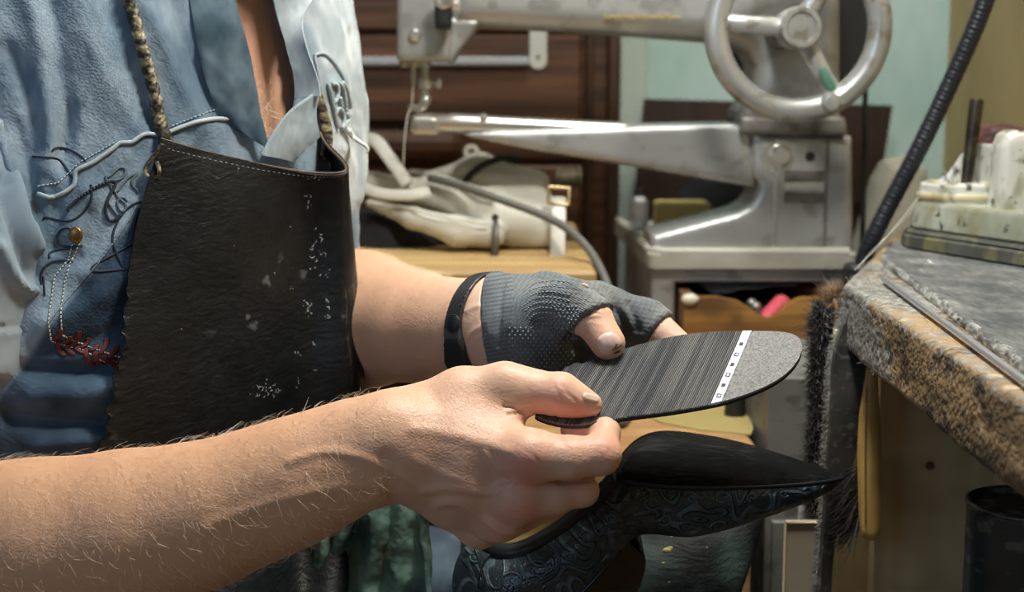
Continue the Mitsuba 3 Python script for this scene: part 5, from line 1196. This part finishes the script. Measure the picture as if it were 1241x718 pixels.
obj(PE + '__body__nail_dirt', cat(dd_), 'nail_dirt', True); lab(PE + '__body__nail_dirt', kind='stuff')
# fair hair on the forearms
def arm_hair(mesh, n, inside, flow, ln, seed, key, jit=.5, r0=.00013):
    g = np.random.default_rng(seed); nr_ = normals(mesh); v = mesh.vertices; x, y = pix(v); m = np.where(inside(x, y) & ((nr_ @ FWD) < .35))[0]; out = []
    for i in g.choice(m, n):
        nn = nr_[i]; f = np.array(flow) + g.normal(size=3) * jit; f = f - nn * (f @ nn); f /= np.linalg.norm(f) + 1e-9; L = ln * (.5 + g.random()); b = g.normal(size=3) * .25; b -= nn * (b @ nn)
        p0 = v[i] - nn * .0003; out.append(tube([p0, p0 + L * .35 * (f * .8 + nn * .55), p0 + L * .7 * (f * .95 + nn * .45 + b * .4), p0 + L * (f + nn * .38 + b)], [r0, r0, r0 * .8, r0 * .3], 3, cap=False))
    obj(key, cat(out), 'blond_hair', False); lab(key, 'fair hair on the forearm', kind='stuff')
arm_hair(rh, 1900, lambda x, y: (x < 470), (.45, 0, -.8), .0085, 21, PE + '__forearm_hair', r0=.000085)
arm_hair(lh, 500, lambda x, y: (x > 425) & (x < 545) & (y < 380), (.6, 0, .3), .006, 22, PE + '__forearm_hair', r0=.00007)
def core(g):
    d = smin(torso(g, -.010), smin(r_arm(g, 'up'), l_arm(g, 'up'), .02), .012)
    return smin(d, head(g), .05)
lh_in = lh.copy(); lh_in.vertices = lh.vertices + GLOVE_PULL
bd = nets(core, [-.66, .85, .12], [.0, 1.55, 1.24], .0065)
import manifold3d as m3
def man(m): return m3.Manifold(m3.Mesh(np.asarray(m.vertices, np.float32), np.asarray(m.faces, np.uint32)))
try:
    full = man(rh) + man(lh_in) + man(bd); q_ = full.to_mesh(); skin = trimesh.Trimesh(q_.vert_properties[:, :3], q_.tri_verts, process=False)
    assert len(skin.vertices) > 1000
except Exception as e:
    print('union failed', e); skin = cat(rh, lh_in, bd)
sv = np.asarray(skin.vertices); sx, sy = pix(sv)
def blob(x, y, r): return np.exp(-(((sx - x) ** 2 + (sy - y) ** 2) / r ** 2))
red = np.zeros(len(sv)); near = ((sv - CAM) @ FWD) < 1.0
for x, y, r, a in ((636, 566, 24, 1.0), (634, 620, 22, .9), (735, 540, 24, .6), (705, 596, 18, .5), (680, 470, 20, .45), (700, 500, 16, .5), (655, 495, 20, .45), (600, 640, 22, .5), (690, 518, 26, .8), (560, 560, 60, .25)): red += a * blob(x, y, r) * near
for x, y, r, a in ((725, 420, 26, .5), (815, 400, 22, .6)): red += a * blob(x, y, r)
red = np.clip(red + .5 * (nf(sv * 22, 3) - .5), 0, 1)[:, None]
fr_ = nf(sv * 60, 3, 3)[:, None]
base_ = np.array([.60, .375, .255]) * (1 - .25 * np.clip(fr_ - .45, 0, 1)); arm = np.clip((580 - sx) / 260, 0, 1)[:, None]
colr = base_ * (1 - red) + np.array([.61, .265, .195]) * red
colr = colr * (1 - .8 * arm) + np.array([.56, .305, .165]) * .8 * arm
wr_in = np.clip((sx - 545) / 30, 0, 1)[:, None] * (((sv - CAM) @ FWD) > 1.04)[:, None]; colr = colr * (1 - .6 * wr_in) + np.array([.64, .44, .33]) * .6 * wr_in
chest = (blob(320, 60, 90) * (((sv - CAM) @ FWD) > 1.02))[:, None]; colr = colr * (1 - chest) + np.array([.55, .30, .21]) * chest
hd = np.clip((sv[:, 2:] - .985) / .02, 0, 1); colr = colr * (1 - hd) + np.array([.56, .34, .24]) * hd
mat('skin', 'vc', .48, spec=.4, bump=lambda p, n, uv: fbm(p.x * 1000, p.y * 1000, p.z * 1000, 2) + .6 * fbm(p.x * 480, p.y * 480, p.z * 300, 2), bscale=.0003, beps=.0004, sheen=.15)
obj(PE + '__body', skin, 'skin', True, color=np.clip(colr, 0, 1))
lab(PE, 'seated cobbler in a faded blue denim shirt and black leather apron holding a ribbed sole', 'person')
# ------------------------------------------------------------------ the ribbed rubber half sole in his hands
SA, SB, SC = P(690, 514, .935), P(690, 443, 1.005), P(930, 445, .985)
SN = np.cross(SC - SA, SB - SA); SN /= np.linalg.norm(SN); SN = SN if SN[2] > 0 else -SN
def S3(px, py, up=0.0):
    r = P(px, py, 1.0) - CAM; t = ((SA - CAM) @ SN) / (r @ SN); return CAM + r * t[..., None] + SN * up
b0_, b1_ = S3(np.array([862., 900.]), np.array([489., 402.])); E2 = (b1_ - b0_) / np.linalg.norm(b1_ - b0_); E1 = np.cross(E2, SN); E1 = E1 if E1[0] > 0 else -E1
def S2(pts):
    a = np.array(pts, float); q = S3(a[:, 0], a[:, 1]) - SA; return np.c_[q @ E1, q @ E2]
OUT = dense([(648, 503), (664, 510), (690, 514.5), (716, 513), (745, 508), (775, 503.5), (800, 500.5), (830, 496), (855, 491.5), (880, 486), (905, 478), (925, 470), (945, 459), (960, 446), (969, 433), (972, 422), (970, 413), (962, 406), (945, 402.5), (922, 401.5), (900, 401.8), (875, 402), (845, 404), (815, 408), (785, 415), (758, 423), (735, 431), (715, 438)], 130)
OUT = np.vstack([OUT, [(706, 441), (697, 440), (690, 444), (684, 446), (682, 450), (676, 461), (664, 480), (652, 497)]])
SP = Polygon(S2(OUT)).buffer(0)
def sole_piece(e0, e1, n, top, bot, m=22, smooth=False):
    """the part of the sole between two stations along its length; top, bot: heights over the plane"""
    xs = np.linspace(e0, e1, n); G, Bm = [], []
    for x in xs:
        it = SP.intersection(LineString([(x, -1), (x, 1)])); lo, hi = it.bounds[1], it.bounds[3]
        y = np.linspace(lo, hi, m); base = SA + x * E1 + y[:, None] * E2
        h = np.broadcast_to(top(x, y), y.shape); G.append(base + SN * h[:, None]); Bm.append(base + SN * bot)
    G, Bm = np.array(G), np.array(Bm); N = n * m
    v = np.vstack([G.reshape(-1, 3), Bm.reshape(-1, 3)]); i, j = np.meshgrid(np.arange(n - 1), np.arange(m - 1), indexing='ij')
    q = np.stack([i * m + j, (i + 1) * m + j, (i + 1) * m + j + 1, i * m + j + 1], -1).reshape(-1, 4)
    e = np.r_[np.arange(m), np.arange(1, n) * m + m - 1, (n - 1) * m + np.arange(m - 2, -1, -1), np.arange(n - 2, 0, -1) * m]; e2 = np.roll(e, -1)
    f = np.vstack([q, q[:, ::-1] + N, np.stack([e, e + N, e2 + N, e2], -1)[:, ::-1]]); f = np.vstack([f[:, [0, 1, 2]], f[:, [0, 2, 3]]])
    t = trimesh.Trimesh(v, f, process=False)
    return t
x0, _, x1, _ = SP.bounds; xb = float(S2([(862, 489)])[0, 0]); bw = .0062
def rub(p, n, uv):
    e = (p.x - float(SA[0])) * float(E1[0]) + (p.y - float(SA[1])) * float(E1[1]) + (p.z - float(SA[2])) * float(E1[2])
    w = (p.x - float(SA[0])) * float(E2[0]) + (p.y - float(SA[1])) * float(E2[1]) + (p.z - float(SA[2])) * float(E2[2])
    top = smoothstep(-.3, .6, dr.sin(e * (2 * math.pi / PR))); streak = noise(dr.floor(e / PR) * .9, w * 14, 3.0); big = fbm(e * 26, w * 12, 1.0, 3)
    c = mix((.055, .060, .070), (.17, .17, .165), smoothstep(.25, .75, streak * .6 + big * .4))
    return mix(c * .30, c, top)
PR = .00135
mat('rubber_rib', rub, .40, spec=.5)
mat('rubber_dark', (.016, .016, .017), .6)
mat('rubber_grain', lambda p, n, uv: mix((.15, .15, .147), (.25, .25, .24), smoothstep(.2, .8, noise(p.x * 1100, p.y * 900, p.z * 1100))), .75, bump=lambda p, n, uv: noise(p.x * 700, p.y * 500, p.z * 700) + noise(p.x * 1500, p.y * 1000, p.z * 1500), bscale=.0014, beps=.0004)
mat('band_white', lambda p, n, uv: mix((.42, .43, .50), (.66, .67, .74), smoothstep(.3, .6, noise(p.x * 500, p.y * 400, p.z * 500))), .45)
SO = 'half_sole'
obj(SO + '__base', sole_piece(x0 + 1e-4, x1 - 1e-4, 160, lambda x, y: np.full(len(y), -.0012), -.0034, 10), 'rubber_dark', 30)
nr_ = int((xb - x0) / PR * 8)
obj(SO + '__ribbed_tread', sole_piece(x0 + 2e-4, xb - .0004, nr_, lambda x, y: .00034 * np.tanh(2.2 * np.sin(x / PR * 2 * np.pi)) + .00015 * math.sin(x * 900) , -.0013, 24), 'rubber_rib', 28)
obj(SO + '__white_band', sole_piece(xb, xb + bw, 6, lambda x, y: np.full(len(y), .0006), -.0013, 30), 'band_white', 30)
obj(SO + '__grained_toe', sole_piece(xb + bw + 2e-4, x1 - 2e-4, 90, lambda x, y: np.full(len(y), .0002), -.0013, 30), 'rubber_grain', 30)
lab(SO + '__white_band', 'white band with small dark printed marks')
# woven look of the cut edge: a row of pale thread ends along the near side
te = []
for t in np.linspace(0, 1, 150):
    i = t * 78; q = OUT[int(i)]
    if q[0] > 880: break
    te.append(tube([S3(q[0], q[1] - .6, -.0004), S3(q[0] + 1.4, q[1] - .1, -.0006)], .00028, 4))
mat('thread_tan', (.26, .24, .19), .7); obj(SO + '__edge_threads', cat(te), 'thread_tan', True); lab(SO + '__edge_threads', kind='stuff')
mk = []
mat('mark_ink', (.03, .03, .045), .5)
for i, (x, y) in enumerate(((896.5, 418), (891, 431), (885.5, 443), (879.6, 455.5), (873.6, 468), (867.3, 480.5))):
    q = S3(float(x), float(y)) - SA; c = SA + (xb + bw / 2) * E1 + (q @ E2) * E2 + SN * .0008; a, b = E1 * .0012, E2 * .0020
    if i % 2 == 0: k = trimesh.Trimesh([c - a - b, c + a - b, c + a + b, c - a + b], [[0, 1, 2], [0, 2, 3]], process=False); k = sheet(np.array([[c - a - b, c + a - b], [c - a + b, c + a + b]]), .0002); mk.append(k)
    else: mk.append(tube([c - a - b, c + a - b, c + a + b, c - a + b, c - a - b], .00032, 5))
obj(SO + '__printed_marks', cat(mk), 'mark_ink', True)
lab(SO, 'black ribbed rubber half sole held between the bare and the gloved hand', 'shoe sole')

# ------------------------------------------------------------------ the pointed black shoe lying sole up on his lap
NEAR = [(1021, 580, 1.072), (1008, 583, 1.058), (980, 587, 1.045), (940, 590, 1.034), (890, 592, 1.024), (840, 592.5, 1.018), (795, 590, 1.014), (765, 586, 1.012), (749, 586, 1.014), (733, 602, 1.018), (709, 625, 1.02), (677, 649, 1.02), (645, 668, 1.02), (620, 676, 1.022), (600, 674, 1.03), (589, 664, 1.045)]
FAR = [(1020, 578, 1.076), (1006, 573, 1.084), (978, 563, 1.09), (938, 550, 1.096), (888, 536, 1.10), (838, 527, 1.104), (800, 525, 1.104), (772, 535, 1.10), (752, 556, 1.096), (735, 580, 1.092), (714, 600, 1.09), (684, 618, 1.088), (654, 633, 1.085), (626, 643, 1.08), (604, 650, 1.07), (590, 658, 1.056)]
LOW = [(1020, 584, 1.074), (1004, 595, 1.07), (974, 606, 1.066), (932, 617, 1.062), (884, 628, 1.058), (836, 636, 1.056), (800, 640, 1.055), (772, 650, 1.05)]
TN = [(772, 650, 1.045), (752, 668, 1.022), (732, 690, 1.014), (708, 716, 1.012), (676, 742, 1.012), (636, 766, 1.014), (600, 772, 1.018), (572, 760, 1.028), (556, 728, 1.05)]
TF = [(774, 650, 1.06), (782, 676, 1.084), (776, 708, 1.092), (752, 742, 1.094), (706, 768, 1.094), (650, 784, 1.09), (606, 780, 1.08), (574, 764, 1.07), (556, 728, 1.056)]
n1 = len(LOW) - 1; ns = len(NEAR)
Nn, Ff = PP(NEAR), PP(FAR)
LOn = np.vstack([PP(LOW[:-1]), PP(TN)]); LOf = np.vstack([PP(LOW[:-1]), PP(TF)])
def wall_grid(E, L, sgn):
    k = 17; t = np.linspace(0, np.pi / 2, k); G = []
    mids = (Nn + Ff) / 2
    for i in range(ns):
        el = mids[i] + (E[i] - mids[i]) * np.cos(t)[:, None] ** .8 + (L[i] - mids[i]) * np.sin(t)[:, None] ** .9
        u = np.linspace(0, 1, k)[:, None]; st = E[i] * (1 - u) + L[i] * u; out = (Nn[i] - Ff[i]) / (np.linalg.norm(Nn[i] - Ff[i]) + 1e-9) * sgn
        bul = .013 * np.sin(u ** .55 * np.pi); st = st + out * bul; el = el + out * .008 * np.sin(u ** .55 * np.pi) * min(1, i / 4)
        w = np.clip((i - n1 + 2) / 4, 0, 1); bu = E[i] + 0 * u
        G.append(el * (1 - w) + st * w)
    a = np.array(G); s = np.linspace(0, 1, ns); return CubicSpline(s, a, axis=0)(np.linspace(0, 1, 120))
GN, GFa = wall_grid(Nn, LOn, 1), wall_grid(Ff, LOf, -1)
# heel counter joins both walls behind the heel
hk = [(590, 661, 1.05)]
def emb(p, n, uv):
    # scroll ornament pressed into the leather
    u, w = p.x * 1.0 + p.y * .15, p.z
    wq = noise(u * 60, w * 60, 4.0) * .9; w2 = noise(u * 60 + 9, w * 60, 8.0) * .9
    d1, d2, r = voronoi(u * 38 + 3 + wq, w * 38 + w2)
    sp = dr.sin(d1 * 17 + r * 6)
    fine = noise(p.x * 900, p.y * 900, p.z * 900)
    return .85 * smoothstep(.1, .6, sp) * smoothstep(.02, .2, d2 - d1) + .22 * fine
def emb_col(p, n, uv):
    u, w = p.x + p.y * .15, p.z; wq = noise(u * 60, w * 60, 4.0) * .9; w2 = noise(u * 60 + 9, w * 60, 8.0) * .9
    d1, d2, r = voronoi(u * 38 + 3 + wq, w * 38 + w2); sp = dr.sin(d1 * 17 + r * 6); g = fbm(p.x * 50, p.y * 50, p.z * 50, 3)
    return mix((.016, .024, .028), (.055, .085, .098), smoothstep(-.2, .8, sp) * smoothstep(.3, .7, g))
mat('embossed', emb_col, .34, spec=.6, bump=emb, bscale=.0018, beps=.0004)
SH = 'shoe'
obj(SH + '__upper', cat(sheet(GN, .0018), sheet(GFa, -.0018)), 'embossed', 40)
# counter: closes the heel
HB = [[(600, 674, 1.03), (588, 662, 1.052), (596, 654, 1.068)], [(585, 690, 1.026), (568, 668, 1.05), (578, 660, 1.072)], [(580, 716, 1.022), (557, 684, 1.05), (570, 676, 1.074)], [(578, 740, 1.022), (552, 706, 1.05), (566, 700, 1.074)], [(576, 764, 1.024), (556, 728, 1.052), (566, 728, 1.072)]]
HG = resample([[P(*p) for p in r] for r in HB], 24, 40)
obj(SH + '__counter', sheet(HG, .0022), 'embossed', 40)
mat('seam_black', (.008, .010, .011), .4)
obj(SH + '__counter_seam', cat(tube(HG[12:22, 0:24:1].mean(axis=0)[:14], .0009, 6), tube(PP([(566, 652, 1.046), (578, 672, 1.024), (584, 694, 1.020), (586, 712, 1.018)]), .0012, 6, sub=20)), 'seam_black', True)
# lining seen in the dark opening, welt, soles
obj(SH + '__topline', tube(np.vstack([PP(TN)[1:]]), .0016, 8, sub=50), 'seam_black', True)
NNs = CubicSpline(np.arange(ns), Nn)(np.linspace(0, ns - 1, 160)); FFs = CubicSpline(np.arange(ns), Ff)(np.linspace(0, ns - 1, 160))
obj(SH + '__welt', cat(tube(NNs, .0016, 8), tube(FFs, .0014, 8)), 'seam_black', True)
UPS = np.array([0, -.25, 1.0]); UPS /= np.linalg.norm(UPS)
def sole_grid(i0, i1, bulge, m=21):
    s = np.linspace(i0, i1, 70); a = CubicSpline(np.arange(ns), Nn)(s); b = CubicSpline(np.arange(ns), Ff)(s); u = np.linspace(0, 1, m)
    g = a[:, None] * (1 - u)[None, :, None] + b[:, None] * u[None, :, None]
    wd = np.linalg.norm(a - b, axis=1)
    return g + UPS * (bulge * wd[:, None] * (np.sin(u * np.pi) ** .6)[None] + .0008)[..., None]
def sole_sheen(p, n, uv):
    s = noise(p.x * 40, p.y * 700, p.z * 700)
    return mix((.004, .0045, .005), (.020, .021, .023), smoothstep(.45, .9, s) * smoothstep(.35, .65, fbm(p.x * 30, p.y * 30, p.z * 30, 3)))
mat('sole_black', sole_sheen, lambda p, n, uv: .26 + .30 * noise(p.x * 30, p.y * 500, p.z * 500), spec=.08, bump=lambda p, n, uv: noise(p.x * 60, p.y * 900, p.z * 900), bscale=.0005)
obj(SH + '__fore_sole', sheet(sole_grid(0, 10.9, .10), .0030 * -1), 'sole_black', 40)
mat('gilt_waist', lambda p, n, uv: mix((.07, .045, .016), (.27, .20, .075), smoothstep(.3, .7, fbm(p.x * 30, p.y * 90, p.z * 60, 3))), .28, metal=.35)
obj(SH + '__waist_sole', sheet(sole_grid(10.8, ns - 1, .05), -.0020), 'gilt_waist', 40)
obj(SH + '__waist_edge', cat(tube(CubicSpline(np.arange(ns), Nn)(np.linspace(8.0, ns - 1, 60)) + UPS * .0010 + (Ff.mean(0) - Nn.mean(0)) * .10, .0075, 12)), 'seam_black', True)
lin = [[P(*p) for p in TN[1:]], [P(740, 640, 1.05)] * 1 + [P(720, 655, 1.05), P(700, 670, 1.05), P(676, 690, 1.05), P(650, 705, 1.05), P(620, 712, 1.05), P(600, 705, 1.05), P(590, 690, 1.052)], [P(*p) for p in TF[1:]]]
mat('lining_dark', (.05, .035, .022), .7)
obj(SH + '__lining', sheet(resample(lin, 40, 24), .001), 'lining_dark', 40)
# embossed scrolls in relief on the near side
mat('scroll', (.050, .075, .085), .28)
um = cat(sheet(GN, .0018), sheet(HG, .0022)); sc = []
def spiral(cx, cy, r, turns, a0, sgn=1):
    t = np.linspace(0, turns * 2 * np.pi, 22); rr = r * (1 - .75 * t / t[-1]); return [(cx + rr_ * math.cos(a0 + sgn * tt_), cy + rr_ * math.sin(a0 + sgn * tt_) * .8) for rr_, tt_ in zip(rr, t)]
for cx, cy, r, tr, a0, sg in ((652, 692, 19, 1.3, 2.0, 1), (622, 704, 13, 1.3, 3.6, 1), (712, 650, 9, 1.2, 3.0, 1), (724, 640, 7, .8, 1.0, -1), (742, 628, 7, 1.0, 2.4, 1), (790, 610, 11, 1.4, .5, 1), (806, 630, 9, 1.2, 2.5, -1), (838, 604, 9, 1.3, 3.5, 1), (876, 605, 11, 1.5, 1.0, -1), (912, 603, 7, 1.2, 2.0, 1), (950, 599, 6, 1.1, .4, 1), (576, 676, 8, 1.2, 1.0, 1), (690, 676, 8, 1.0, .2, -1)):
    q = hit(um, spiral(cx, cy, r, tr, a0, sg), .0001); obj(SH + '__scroll', tube(q, np.linspace(.0009, .0005, len(q)), 6), 'scroll', True)

lab(SH, 'pointed black embossed leather shoe lying sole up on the lap', 'shoe'); lab(SH + '__waist_sole', 'gold coloured waist of the sole')
